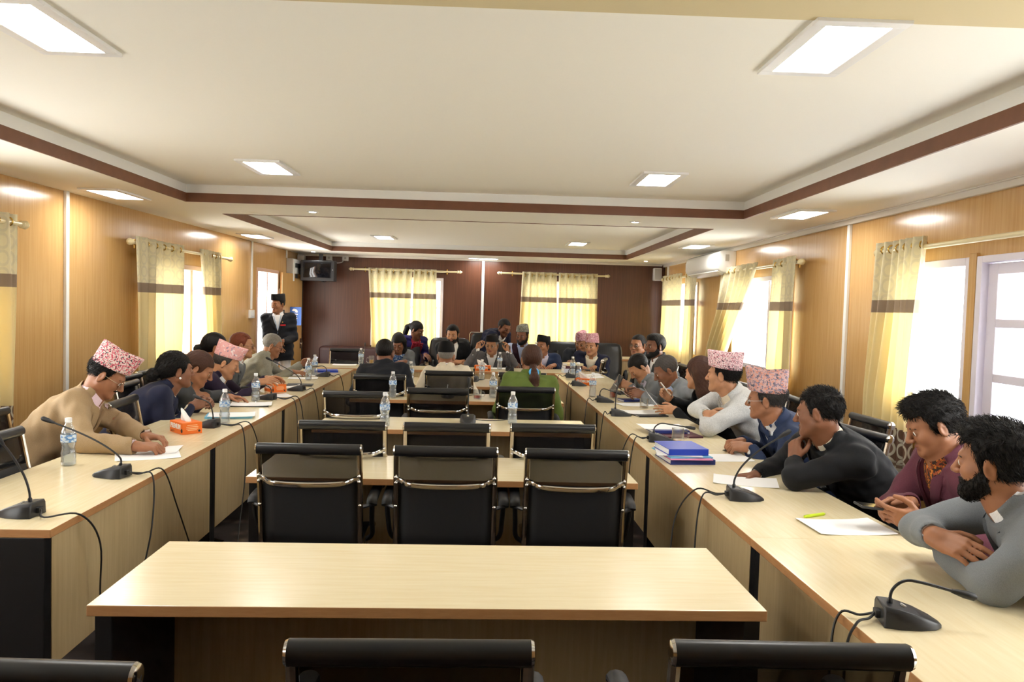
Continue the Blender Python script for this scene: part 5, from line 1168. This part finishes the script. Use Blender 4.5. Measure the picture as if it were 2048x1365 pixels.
for l, x, y, d in (('empty black chair tucked under the near left desk', -2.07, 3.44, -90), ('empty black chair tucked in between beige jacket man and navy blazer woman', -2.08, 4.72, -86), ('chair of the beige jacket man', -2.50, 4.06, -92), ('chair of the navy blazer woman', -2.46, 5.64, -86),
        ('chair of the woman in dark grey suit', -2.66, 6.14, -90), ('chair of the salmon capped man', -2.72, 6.64, -90), ('chair of the reddish haired man', -2.80, 7.50, -90), ('chair of the tweed jacket man', -2.78, 8.32, -90),
        ('chair of the bearded man in pale grey jacket', 2.40, 2.10, 90), ('chair of the maroon blazer man', 2.50, 3.0, 90), ('chair of the black suited man, chrome end cap beside his back', 2.16, 4.13, 98), ('chair of the blue suited man with floral cap', 2.46, 4.62, 92), ('chair of the light grey jacket man, seen over the floral cap', 2.44, 5.62, 86),
        ('chair of the long haired woman', 2.46, 6.02, 90), ('chair of the sheet reading man', 2.42, 6.75, 90), ('chair of the bowing man', 2.42, 7.50, 90), ('chair of the bearded man at far right', 2.48, 8.14, 90), ('chair of the far right man with glasses', 2.48, 8.88, 90)):
    chair_roll(l, x, y, d)
chair_roll('chair turned edge on beside the right end of the head table', 1.66, 9.62, 75)
def exec_chair(label, x, y, deg, w=.27, top=1.08, mesh=False):
    t = thing('executive_chair', label, 'chair', (x, y, 0), rad(deg), 'high backed chairs at the head table')
    for i in range(5):
        q = 2*pi*i/5; d = Vector((cos(q), sin(q), 0)); obj('leg', MB().tube([d*.03+Vector((0, 0, .10)), d*.30+Vector((0, 0, .06))], [.024, .014], 8), 'black_plastic', t, smooth=True)
        obj('caster', MB().tube([d*.3+Vector((-.02*d.y, .02*d.x, .028)), d*.3+Vector((.02*d.y, -.02*d.x, .028))], .028, 12), 'black_plastic', t, smooth=True)
    obj('column', MB().tube([(0, 0, .1), (0, 0, .42)], .03, 12), 'black_plastic', t, smooth=True)
    obj('seat', MB().box((-w, -.25, .42), (w, .25, .53)), 'black_leather', t, bevel=.04, bseg=3)
    R = []
    for z, ww, y0, th in ((.52, w*.86, -.24, .09), (.62, w*.98, -.27, .11), (.78, w, -.29, .10), (.94, w*.98, -.315, .10), (top-.05, w*.93, -.335, .09), (top-.015, w*.84, -.34, .07), (top, w*.66, -.342, .04)):
        R.append([(ww*cos(q)*(abs(cos(q))**-.35 if abs(cos(q)) > .02 else 1), y0+th*.5*sin(q), z) for q in [2*pi*i/24 for i in range(24)]])
    bk = obj('backrest', MB().rings(R), 'black_leather', t, smooth=True)
    if mesh: obj('top_trim', MB().tube([(-w*.98, -.345, .60), (-w*1.02, -.35, top-.02), (-w*.95, -.35, top+.004), (w*.95, -.35, top+.004), (w*1.02, -.35, top-.02), (w*.98, -.345, .60)], .009, 8), 'chrome', t, smooth=True)
    for s in (-1, 1): obj('armrest', MB().tube(spline([(s*(w+.03), -.24, .60), (s*(w+.04), -.1, .68), (s*(w+.04), .14, .68), (s*(w+.02), .17, .50)], 5), .026, 10), 'black_leather', t, smooth=True)
exec_chair('black leather chair of the young bearded man', -.34, 10.9, 176, .30, 1.08); exec_chair('square chrome edged chair of the speaker', .22, 10.95, 180, .25, 1.16, True); exec_chair('black leather chair of the rose capped writer', 1.36, 11.10, 176, .30, 1.06); exec_chair('black leather chair at the right end behind the rose cap', 1.84, 10.75, 172, .28, 1.07)
exec_chair('chair of the grey jacket woman at the head table', -1.0, 10.92, 180, .26, .94); exec_chair('chair of the maroon waistcoat man', .74, 11.12, 184, .27, .98); exec_chair('chair of the navy jacket man at the head table', 1.0, 10.9, 180, .26, .92)
# ------------------------------------------------------------------ microphones with cords
def mic(label, x, y, deg, neck, drops, z=.75, group='gooseneck conference microphones'):
    """deg: direction of the wedge tip (0 = +X); neck: local (forward, up) points; drops: world polylines of cords"""
    t = thing('microphone', label, 'microphone', (x, y, z), rad(deg), group)
    mb = MB(); R = []
    for u, w, h in ((-.070, .046, .050), (-.066, .050, .054), (-.03, .056, .050), (.02, .050, .036), (.06, .036, .020), (.080, .016, .010), (.083, .008, .006)):
        R.append([(u, -w, 0), (u, w, 0), (u, w*.93, h*.8), (u, w*.78, h), (u, -w*.78, h), (u, -w*.93, h*.8)])
    obj('base', mb.rings(R), 'black_plastic', t, smooth=True, bevel=.002)
    obj('button', MB().tube([(-.012, .0, .0455), (-.010, .0, .0495)], .008, 10), 'grey_plastic', t, smooth=True)
    obj('socket', MB().box((-.082, -.014, .012), (-.068, .014, .032)), 'black_soft', t, bevel=.002)
    P = spline([(a, 0, b) for a, b in neck], 8); n = len(P)
    obj('gooseneck', MB().tube([P[0]-Vector((0, 0, .006))]+P, [.0085]+[.0075 if i < 4 else .0042 for i in range(n)], 8), 'black_plastic', t, smooth=True)
    d = (P[-1]-P[-3]).normalized(); e = P[-1]
    obj('microphone_head', MB().tube([e-d*.02, e, e+d*.012, e+d*.035, e+d*.042], [.0055, .0085, .0105, .0105, .006], 12), 'black_soft', t, smooth=True)
    c, s = cos(rad(-deg)), sin(rad(-deg))
    for dr in drops:
        pts = [(-.08, 0, .022)]+[((px-x)*c-(py-y)*s, (px-x)*s+(py-y)*c, pz-z) for px, py, pz in dr]
        obj('cord', MB().tube(spline(pts, 7), .0036, 6), 'cable', t, smooth=True)
    return t
LOW = [(-.04, .045), (-.036, .085), (.0, .112), (.06, .108), (.17, .094)]
DIAG = [(-.04, .045), (-.035, .075), (.02, .115), (.12, .155), (.25, .20)]
STEEP = [(-.04, .045), (-.036, .09), (-.015, .15), (.03, .22), (.07, .27)]
STRAIGHT = [(-.04, .045), (-.04, .09), (-.035, .17), (-.02, .27)]
# left row (tip toward the wall): cords fall over the inner edge
xe = -1.405
mic('microphone at the near left corner with its cord running over the edge', -1.62, 2.86, 176, STEEP, [[(-1.50, 2.80, .76), (xe, 2.86, .755), (xe+.03, 2.95, .62), (xe+.02, 2.98, .35), (xe+.12, 2.92, .02)]])
mic('microphone in front of the beige jacket man, neck slanting over his bottle', -1.585, 3.50, 172, [(-.04, .045), (-.04, .085), (.03, .135), (.14, .185), (.29, .235)], [[(-1.48, 3.52, .758), (xe, 3.50, .755), (xe+.03, 3.42, .55), (xe+.01, 3.35, .28), (xe+.05, 3.3, .02)], [(-1.46, 3.55, .758), (xe, 3.62, .755), (xe+.03, 3.72, .55), (xe+.05, 3.9, .25), (xe+.1, 4.0, .02)]])
mic('microphone between the front orange tissue box and the bottle', -1.64, 4.90, 175, STEEP[:3]+[(.05, .18)], [[(-1.5, 4.92, .757), (xe, 4.85, .755), (xe+.04, 4.78, .5), (xe+.06, 4.6, .2), (xe+.1, 4.4, .02)], [(-1.5, 4.96, .757), (xe, 5.02, .755), (xe+.05, 5.10, .5), (xe+.08, 5.2, .02)]])
mic('microphone with low bent neck before the woman reaching over papers', -1.645, 6.32, 172, LOW, [[(-1.5, 6.3, .757), (xe, 6.25, .755), (xe+.04, 6.2, .5), (xe+.05, 6.1, .02)], [(-1.5, 6.36, .757), (xe, 6.4, .755), (xe+.05, 6.38, .5), (xe+.08, 6.3, .02)]])
mic('microphone with long slanting neck before the reddish haired man', -1.56, 7.00, 176, [(-.04, .045), (-.04, .085), (.0, .14), (.10, .2), (.24, .27)], [[(-1.47, 7.0, .757), (xe, 7.02, .755), (xe+.04, 7.05, .5), (xe+.06, 7.1, .02)]])
mic('last microphone of the left row beside the blue folder', -1.585, 8.36, 180, LOW, [[(-1.47, 8.36, .757), (xe, 8.4, .755), (xe+.05, 8.4, .5), (xe+.06, 8.4, .02)]])
# right row
xr = 1.005
mic('largest microphone at the lower right with low bent neck', 1.165, 1.955, -12, [(-.045, .045), (-.040, .085), (-.012, .112), (.03, .112), (.125, .092)], [[(1.06, 1.95, .765), (xr+.01, 1.93, .757), (xr-.03, 1.9, .68), (xr-.05, 1.85, .4), (xr-.06, 1.8, .02)], [(1.05, 1.98, .762), (xr, 2.0, .757), (xr-.03, 1.98, .65), (xr-.04, 1.95, .3), (xr-.02, 1.95, .02)]])
mic('microphone before the black suited man, slim neck rising toward his fist', 1.195, 3.27, -8, [(-.045, .045), (-.042, .09), (-.01, .15), (.06, .22), (.15, .285)], [[(1.08, 3.28, .765), (xr, 3.26, .757), (xr-.04, 3.2, .5), (xr-.03, 3.15, .02)], [(1.08, 3.31, .765), (xr+.01, 3.40, .757), (xr-.06, 3.46, .6), (xr-.09, 3.4, .3), (xr-.1, 3.35, .02)]])
mic('microphone with low neck beside the glass mug on the right row', 1.175, 4.70, -8, LOW, [[(1.07, 4.7, .765), (xr, 4.66, .757), (xr-.04, 4.6, .45), (xr-.03, 4.5, .02)], [(1.06, 4.74, .765), (xr, 4.82, .757), (xr-.06, 4.85, .5), (xr-.05, 4.8, .02)]])
mic('microphone with straight upright neck before the long haired woman', 1.14, 5.81, -8, STRAIGHT, [[(1.04, 5.8, .762), (xr, 5.78, .757), (xr-.04, 5.7, .4), (xr-.03, 5.6, .02)]])
mic('microphone with hooked neck by the red tea glass', 1.165, 6.66, -8, [(-.045, .045), (-.04, .09), (-.015, .115), (.03, .105), (.10, .085)], [[(1.06, 6.66, .762), (xr, 6.62, .757), (xr-.04, 6.5, .4), (xr-.03, 6.45, .02)]])
mic('microphone lying by the far orange tissue box on the right row', 1.125, 8.02, -10, STRAIGHT[:3], [[(1.04, 8.0, .762), (xr, 7.95, .757), (xr-.04, 7.8, .4), (xr-.03, 7.7, .02)]])
mic('farthest microphone of the right row beside the bottles', 1.17, 8.95, -5, LOW, [[(1.06, 8.95, .762), (xr, 8.92, .757), (xr-.04, 8.85, .4), (xr-.03, 8.8, .02)]])
# middle desks and head table
mic('microphone on the third middle desk, back of its base to the camera', -.015, 5.29, -90, [(-.045, .045), (-.045, .09), (-.042, .17), (-.03, .27)], [[(.06, 5.4, .757), (.2, 5.40, .757), (.3, 5.485, .757)]])
mic('microphone on the fourth middle desk seen through the centre chair', -.20, 6.72, -90, LOW, [[(-.1, 6.84, .757), (.0, 6.9, .757), (.05, 7.02, .757)]])
mic('microphone on the farthest middle desk by the bottle', .03, 8.25, -90, LOW[:3], [[(.1, 8.36, .757), (.15, 8.45, .757)]])
mic('microphone at the left end of the head table', -1.33, 9.66, 92, STEEP, [[(-1.33, 9.54, .757), (-1.3, 9.49, .7), (-1.3, 9.45, .3)]])
mic('microphone on the head table before the young bearded man', -.48, 9.68, 92, LOW, [[(-.5, 9.55, .757), (-.5, 9.49, .7), (-.5, 9.46, .3)]])
mic('microphone on the head table to the right of the speaker', .48, 9.72, 92, STEEP, [[(.46, 9.58, .757), (.45, 9.49, .7), (.45, 9.46, .3)]])

# ------------------------------------------------------------------ bottles, mugs
BT = [None]
def bottle(label, x, y, z=.75, group='clear plastic water bottles'):
    if BT[0]:
        o = dup(BT[0], (x, y, z), random.uniform(0, 6), label, group); return o
    t = thing('water_bottle', label, 'bottle', (x, y, z), 0, group); BT[0] = t
    pr_ = [(.0, .003), (.022, .0), (.0315, .006), (.0325, .02), (.0305, .03), (.0325, .04), (.0305, .05), (.0325, .06), (.030, .068), (.0275, .085), (.030, .10), (.0325, .108), (.0325, .150), (.030, .163), (.022, .182), (.0145, .196), (.0135, .206)]
    obj('bottle_body', MB().lathe(pr_, 24), 'clear_plastic', t, smooth=True)
    wl = [(0, .007), (.0295, .008), (.0305, .02), (.0285, .03), (.0305, .04), (.0285, .05), (.0305, .06), (.028, .068), (.0258, .085), (.028, .10), (.0305, .108), (.0305, .150), (.028, .160), (0, .1601)]
    obj('water', MB().lathe(wl, 20), 'clear_plastic', t, smooth=True)
    obj('label', MB().lathe([(.0331, .112), (.0333, .113), (.0333, .147), (.0331, .148)], 24, closed=True), 'bottle_label', t, smooth=True)
    obj('cap', MB().lathe([(0, .204), (.0150, .204), (.0152, .207), (.0152, .222), (.014, .2245), (0, .225)], 20), 'cap_white', t, smooth=True)
    return t
m = mat('bottle_label', srgb(150, 184, 222), .4); nd, ln, b = nt(m)
f = noise(m, coords(m, (30, 30, 60)), 2.0, 2); ln.new(ramp(m, f, [(.42, srgb(96, 146, 206)), (.52, srgb(214, 228, 240))]), b.inputs['Base Color'])
for l, x, y in (('water bottle nearest the beige jacket man on the left row', -1.88, 3.715), ('water bottle behind the microphone near the front orange tissue box', -1.575, 5.04), ('water bottle before the woman reaching over papers', -1.69, 6.17), ('front one of two bottles near the tweed jacket man', -1.645, 7.92), ('rear one of two bottles near the tweed jacket man', -1.695, 8.47),
        ('water bottle at the left end of the head table', -1.41, 9.95), ('water bottle behind the shoulder of the dark suited man seen from behind', -.61, 7.86), ('water bottle on the farthest middle desk before the speaker', .115, 8.40), ('water bottle on the head table in front of the speaker', .36, 9.86),
        ('water bottle at left on the fourth middle desk', -.665, 6.63), ('left water bottle on the third middle desk', -.555, 5.06), ('right water bottle on the third middle desk', .29, 5.28), ('water bottle beside the green jacket woman', .195, 6.79),
        ('front water bottle of the right row by the tissue box', 1.115, 7.03), ('water bottle behind the far tissue box on the right row', 1.155, 8.32), ('farthest water bottle at the right row corner', 1.22, 9.28)):
    bottle(l, x, y)
def mug(label, x, y, tea=None, lvl=.04, r=.036, h=.082, handle=-40, z=.75):
    t = thing('glass_mug', label, 'mug', (x, y, z), rad(handle), 'tea glasses')
    obj('glass', MB().lathe([(0, .0), (r*.9, .0), (r, .004), (r, h), (r-.003, h), (r-.004, .009), (0, .008)], 24), 'mug_glass', t, smooth=True)
    if tea: obj('tea', MB().lathe([(0, .009), (r-.005, .010), (r-.0045, lvl), (0, lvl)], 20), tea, t, smooth=True)
    if handle is not None: obj('handle', MB().tube(spline([(r-.002, 0, h*.82), (r+.022, 0, h*.78), (r+.026, 0, h*.4), (r-.002, 0, h*.25)], 6), .005, 8), 'mug_glass', t, smooth=True)
mug('glass mug with reddish tea on the fourth middle desk', .06, 6.66, 'red_tea', .034, handle=-20)
mug('glass of red tea on the right row by the sheet reader', 1.30, 6.99, 'red_tea', .055, handle=20)
mug('almost empty tea glass behind the raised paper of the long haired woman', 1.43, 6.30, 'amber_tea', .016, handle=30)
mug('clear glass mug beside the low necked microphone on the right row', 1.285, 4.70, 'amber_tea', .013, .038, .085, handle=-25)
mug('tall glass of amber tea at the left end of the head table', -1.28, 9.98, 'amber_tea', .075, .035, .125, handle=200)

# ------------------------------------------------------------------ tissue boxes
def tissue(label, x, y, deg, L=.20, D=.115, h=.068, z=.75, txt=True):
    t = thing('tissue_box', label, 'tissue box', (x, y, z), rad(deg), 'orange tissue boxes')
    obj('carton', MB().box((-L/2, -D/2, 0), (L/2, D/2, h)), 'orange_card', t, bevel=.002)
    mb = MB(); R = []
    for k, (a, b_, zz, dx) in enumerate(((.050, .014, h-.004, 0), (.052, .017, h+.010, -.004), (.046, .015, h+.026, -.016), (.034, .010, h+.044, -.036), (.016, .005, h+.058, -.056), (.003, .001, h+.067, -.070))): R.append([(a*cos(q)+dx, b_*sin(q)+.005*sin(3*q+k)*(a/.05), zz+.004*sin(2*q)) for q in [2*pi*i/24 for i in range(24)]])
    obj('tissue', mb.rings(R), 'paper', t, smooth=True)
    M = lambda x0, z0: Matrix.Translation((x0, -D/2-.0006, z0)) @ Matrix.Rotation(pi/2, 4, 'X')
    if txt:
        text_mesh('brand_text', 'PREMIUM', .040, 'white_ink', t, M(-.005, h*.60), bold=.0012, sx=.86)
        for i, w in enumerate((.05, .035)): obj('text_line', MB().box((-.07, -D/2-.001, .012-i*.006), (-.07+w, -D/2, .0145-i*.006)), 'dark_ink', t)
        obj('emblem', MB().tube([(.082, -D/2-.001, .022), (.082, -D/2, .022)], .012, 14), 'dark_ink', t)
        E = Matrix.Translation((L/2+.0006, 0, h*.5)) @ Matrix.Rotation(pi/2, 4, 'Z') @ Matrix.Rotation(pi/2, 4, 'X')
        for i, (zz, w) in enumerate(((.016, .030), (.006, .036), (-.004, .036), (-.013, .028))): obj('print_line', MB().box((L/2, -w, h*.5+zz), (L/2+.001, w, h*.5+zz+.004)), 'orange_text', t)
        obj('stamp', MB().tube([(L/2, .042, .016), (L/2+.001, .042, .016)], .007, 12), 'dark_ink', t)
tissue('orange tissue box in the foreground between beige jacket man and navy blazer woman', -1.695, 4.70, -47, .175, .12)
tissue('orange tissue box by the salmon capped man', -1.72, 6.90, -50, .18, .12)
tissue('orange tissue box on the head table in front of the speaker', .14, 9.62, -5, .20, .12)
tissue('orange tissue box at the far end of the right row between bottles', 1.21, 8.15, -25, .20, .12)

# ------------------------------------------------------------------ papers, books, pens
def sheet(label, x, y, deg, w=.21, l=.297, z=.7505, curl=.004, mtl='paper', tilt=None, group='loose white sheets', n=8):
    mb = MB(); R = []
    for i in range(n+1):
        u = -l/2+l*i/n; zz = curl*((abs(u)/(l/2))**3); R.append([(u, -w/2, zz), (u, w/2, zz+curl*.4*(i/n)), (u, w/2, zz+.0008+curl*.4*(i/n)), (u, -w/2, zz+.0008)])
    o = obj('paper_sheet', mb.rings(R), mtl); o.location = (x, y, z); o.rotation_euler = (tilt or (0, 0))+(rad(deg),) if tilt else (0, 0, rad(deg)); tag(o, label, 'paper', group)
    return o
p = ax(300, 905, Z=.75); sheet('upper sheet under the writing hand of the beige jacket man', p[0]-.02, p[1]+.04, 10, z=.7525); sheet('lower sheet beside the writing hand of the beige jacket man', p[0]+.03, p[1]-.10, 24)
sheet('white sheet with curled corner before the maroon blazer man', 1.44, 2.855, 2, curl=.006); sheet('white sheet under the microphone of the black suited man', 1.325, 3.62, -18)
sheet('white sheet between the blue books and the clasped hands', 1.40, 4.20, 4)
sheet('white sheet at the left end of the head table', -1.62, 9.98, 3, group='loose white sheets'); sheet('sheet on the head table under the speaker', .36, 10.02, 5)
sheet('loose sheet by the salmon capped man beyond the tissue box', -1.66, 6.55, 30); sheet('sheets under the hands of the salmon capped man', -1.72, 7.25, 12, z=.7525, curl=.012); sheet('wide sheet beneath the tweed jacket man', -1.74, 8.12, 8); sheet('second sheet beneath the tweed jacket man', -1.78, 8.42, -6, z=.7525)
sheet('sheet before the grey suited reader', 1.40, 6.52, 10)
# papers held in hands
def held(label, c, deg, tilt, w=.21, l=.297, mtl='paper'):
    o = sheet(label, c[0], c[1], deg, w, l, c[2], .010, mtl, (0, rad(tilt)), 'sheets held up'); return o
held('bluish sheet raised in the hand of the tweed jacket man', ax(620, 733, X=-1.80), 20, -52, .21, .26, 'paper_blue')
held('sheet bent upward in the hand of the long haired woman', (1.42, 5.93, .855), 170, -48, .21, .26)
held('sheet held low by the grey suited reader', (1.37, 6.85, .815), 175, -35, .2, .22)
def book(label, x, y, z, deg, l, w, h, cover, group=None, clip=False):
    t = thing('book', label, 'book', (x, y, z), rad(deg), group)
    obj('pages', MB().box((-l/2+.004, -w/2+.004, .003), (l/2-.004, w/2-.004, h-.003)), 'paper', t)
    obj('cover', MB().box((-l/2, -w/2, 0), (l/2, w/2, .003)).box((-l/2, -w/2, h-.003), (l/2, w/2, h)).box((-l/2, -w/2, .003), (l/2, -w/2+.003, h-.003)), cover, t, bevel=.001)
    return t
bx, by = 1.16, 4.13
book('navy book at the bottom of the stack on the right row', bx+.01, by, .75, 4, .245, .27, .026, 'navy_book', 'stack on the right row')
tg = obj('folder', MB().box((-.115, -.15, 0), (.115, .13, .005)), 'pink_card'); tg.location = (bx, by-.0, .777); tg.rotation_euler = (0, 0, rad(3)); tag(tg, 'pink folder in the stack of books on the right row', 'folder', 'stack on the right row')
tg = obj('folder', MB().box((-.12, -.14, 0), (.115, .15, .006)), 'cyan_card'); tg.location = (bx, by+.01, .783); tg.rotation_euler = (0, 0, rad(7)); tag(tg, 'light blue folder in the stack of books on the right row', 'folder', 'stack on the right row')
sheet('white papers sticking out of the book stack on the right row', bx-.02, by+.03, 80, .24, .297, .7895, .001)
book('bright blue book on top of the stack on the right row', bx-.005, by+.03, .7915, 5, .22, .25, .034, 'blue_book', 'stack on the right row')
book('maroon notebook behind the glass mug', 1.36, 4.93, .75, 8, .24, .19, .012, 'maroon_book', 'books behind the glass mug'); book('dark blue book on the maroon notebook behind the glass mug', 1.30, 5.03, .7625, 5, .24, .20, .020, 'navy_book', 'books behind the glass mug')
sheet('white sheets on the dark blue book behind the glass mug', 1.28, 5.08, 3, .22, .297, .783, .003)
book('thick white folder before the long haired woman', 1.36, 5.92, .75, 12, .24, .3, .012, 'black_soft', None); sheet('open papers on the folder before the long haired woman', 1.34, 5.95, 8, .22, .3, .7625, .006)
book('dark blue notebook by the red tea glass', 1.42, 6.78, .75, 15, .20, .14, .016, 'navy_book')
book('pad of papers in front of the clasped hands of the bun haired woman', -1.64, 5.36, .75, 12, .30, .22, .014, 'cyan_card'); sheet('top sheet of the pad in front of the bun haired woman', -1.62, 5.34, 14, .21, .30, .7645, .004)
book('black folder under the reaching hand', -1.68, 5.95, .75, 8, .30, .22, .008, 'black_soft'); sheet('white sheet under the reaching hand', -1.66, 5.95, 12, .21, .297, .7585, .004)
book('blue folder at the far end of the left row', -1.66, 8.95, .75, 12, .26, .2, .022, 'blue_book')
book('black tablet case beyond the salmon capped man', -1.62, 7.42, .75, 6, .24, .17, .012, 'black_soft')
for i, (l, x, y, h, c) in enumerate((('thick white book at the base of the pile by the rose capped man', 1.26, 9.72, .05, 'paper_blue'), ('maroon edged book in the pile by the rose capped man', 1.27, 9.73, .035, 'maroon_book'), ('cream book topping the pile by the rose capped man', 1.28, 9.74, .03, 'rod_cream'))):
    book(l, x, y, .75+sum((.05, .035, .03)[:i]), 6+4*i, .22, .18, h, c, 'pile by the rose capped man')
sheet('white papers before the front rose capped man', 1.42, 9.35, 10, z=.7505, curl=.012); sheet('papers at the corner of the right row', 1.40, 9.05, 4, curl=.01)
book('notebook under the pen of the grey jacket woman', -.98, 10.0, .75, 3, .28, .2, .010, 'paper')
t = thing('tablet', 'dark tablet standing tilted before the bowing man', 'tablet', (1.36, 7.40, .755), rad(178)); 
o = obj('case', MB().box((-.004, -.13, 0), (.006, .13, .19)), 'black_plastic', t, bevel=.002); o.rotation_euler = (0, rad(-28), 0); o2 = obj('screen', MB().box((-.0055, -.118, .012), (-.004, .118, .178)), 'paper_blue', o)
obj('keyboard', MB().box((-.16, -.13, -.004), (-.004, .13, .006)), 'black_plastic', t, bevel=.002)
def pen(label, a, b_, mtl, r=.0045, group=None, cat='pen', tip='pen_black'):
    a = Vector(a); b_ = Vector(b_); c = (a+b_)/2; t = thing('pen', label, cat, tuple(c), 0, group); d = (b_-a).normalized()
    obj('barrel', MB().tube([a, a+(b_-a)*.12, b_-d*.012], [r*.8, r, r], 10), mtl, t, smooth=True, origin=tuple(c)); obj('tip', MB().tube([b_-d*.012, b_-d*.004, b_], [r*.8, r*.5, r*.2], 10), tip, t, smooth=True, origin=tuple(c)); return t
a, b_ = ax(1609, 1034, Z=.756), ax(1651, 1028, Z=.756); pen('lime green highlighter lying on the right row desk', a, b_, 'lime', .0065, tip='lime')
w = PP['L1']['arm'][1]; tp = PP['L1']['tips'][1][0]; pen('red pen in the writing hand of the beige jacket man', tp+V3(-.05, 0, .075), tp+V3(.035, 0, -.045), 'red_plastic')
tp = PP['R3']['tips'][1][0]; pen('black pen in the clasped hands of the floral capped man', tp+V3(.10, -.02, .02), tp+V3(-.06, .02, .01), 'pen_black', .005)
tp = PP['R2']['tips'][1][0]; pen('steel pen in the resting hand of the black suited man', tp+V3(-.05, .02, .055), tp+V3(.05, -.04, -.03), 'chrome', .005)
tp = PP['R5']['tips'][1][0]; pen('silver pen in the raised hand of the long haired woman', tp+V3(-.03, 0, .06), tp+V3(.06, -.02, -.05), 'chrome', .0045)
tp = PP['B8']['tips'][1][0]; pen('dark pen in the hand of the rose capped writer', tp+V3(-.03, .02, .09), tp+V3(.03, -.02, -.02), 'pen_black', .005)
# phone in the hands of the maroon blazer man
h1, h2 = PP['R1']['tips'][1], PP['R1']['tips'][-1]; c = (h1[1]+h2[1])/2+V3(-.01, 0, .012); t = thing('phone', 'smartphone held flat in the hands of the maroon blazer man', 'phone', tuple(c), 0)
fx = unit(V3(-.96, .05, .10)); fy = unit(np.cross(UPV, fx)); fz = np.cross(fx, fy)
obj('body', MB().obox((0, 0, 0), (fx, fy, fz), (.078, .037, .0042)), 'black_plastic', t, bevel=.002); obj('screen', MB().obox(tuple(fz*.0044), (fx, fy, fz), (.073, .034, .0006)), 'screen_glass', t)
# potted flowers by the back curtain
t = thing('potted_flower', 'pot of white flowers in front of the right back curtain', 'flower pot', (1.08, 11.75, 0)); obj('stand', MB().lathe([(.0, 0), (.12, 0), (.10, .02), (.03, .04), (.03, .66), (.12, .68), (.12, .70), (0, .70)], 16), 'wall_dark', t, smooth=True); obj('pot', MB().lathe([(0, .70), (.06, .70), (.085, .84), (.075, .84), (0, .82)], 18), 'white_plastic', t, smooth=True)
rg = random.Random(3); mb = MB(); mf = MB()
for i in range(40):
    a = rg.uniform(0, 6.28); r = rg.uniform(.03, .16); z = .86+rg.uniform(0, .16); p = Vector((r*cos(a), r*sin(a), z)); d = Vector((cos(a), sin(a), rg.uniform(-.3, .8))).normalized(); n = Vector((-sin(a), cos(a), 0)); mb.add([p-d*.04, p+n*.014, p+d*.05, p-n*.014], [(0, 1, 2, 3)])
lv = obj('leaves', mb, 'leaf', t); so = lv.modifiers.new('Solidify', 'SOLIDIFY'); so.thickness = .002
for i in range(7): obj('flower', MB().sphere((rg.uniform(-.12, .12), rg.uniform(-.1, .1), 1.0+rg.uniform(0, .1)), .034, 10, 6, sc=(1, 1, .6)), 'petal', t, smooth='all')
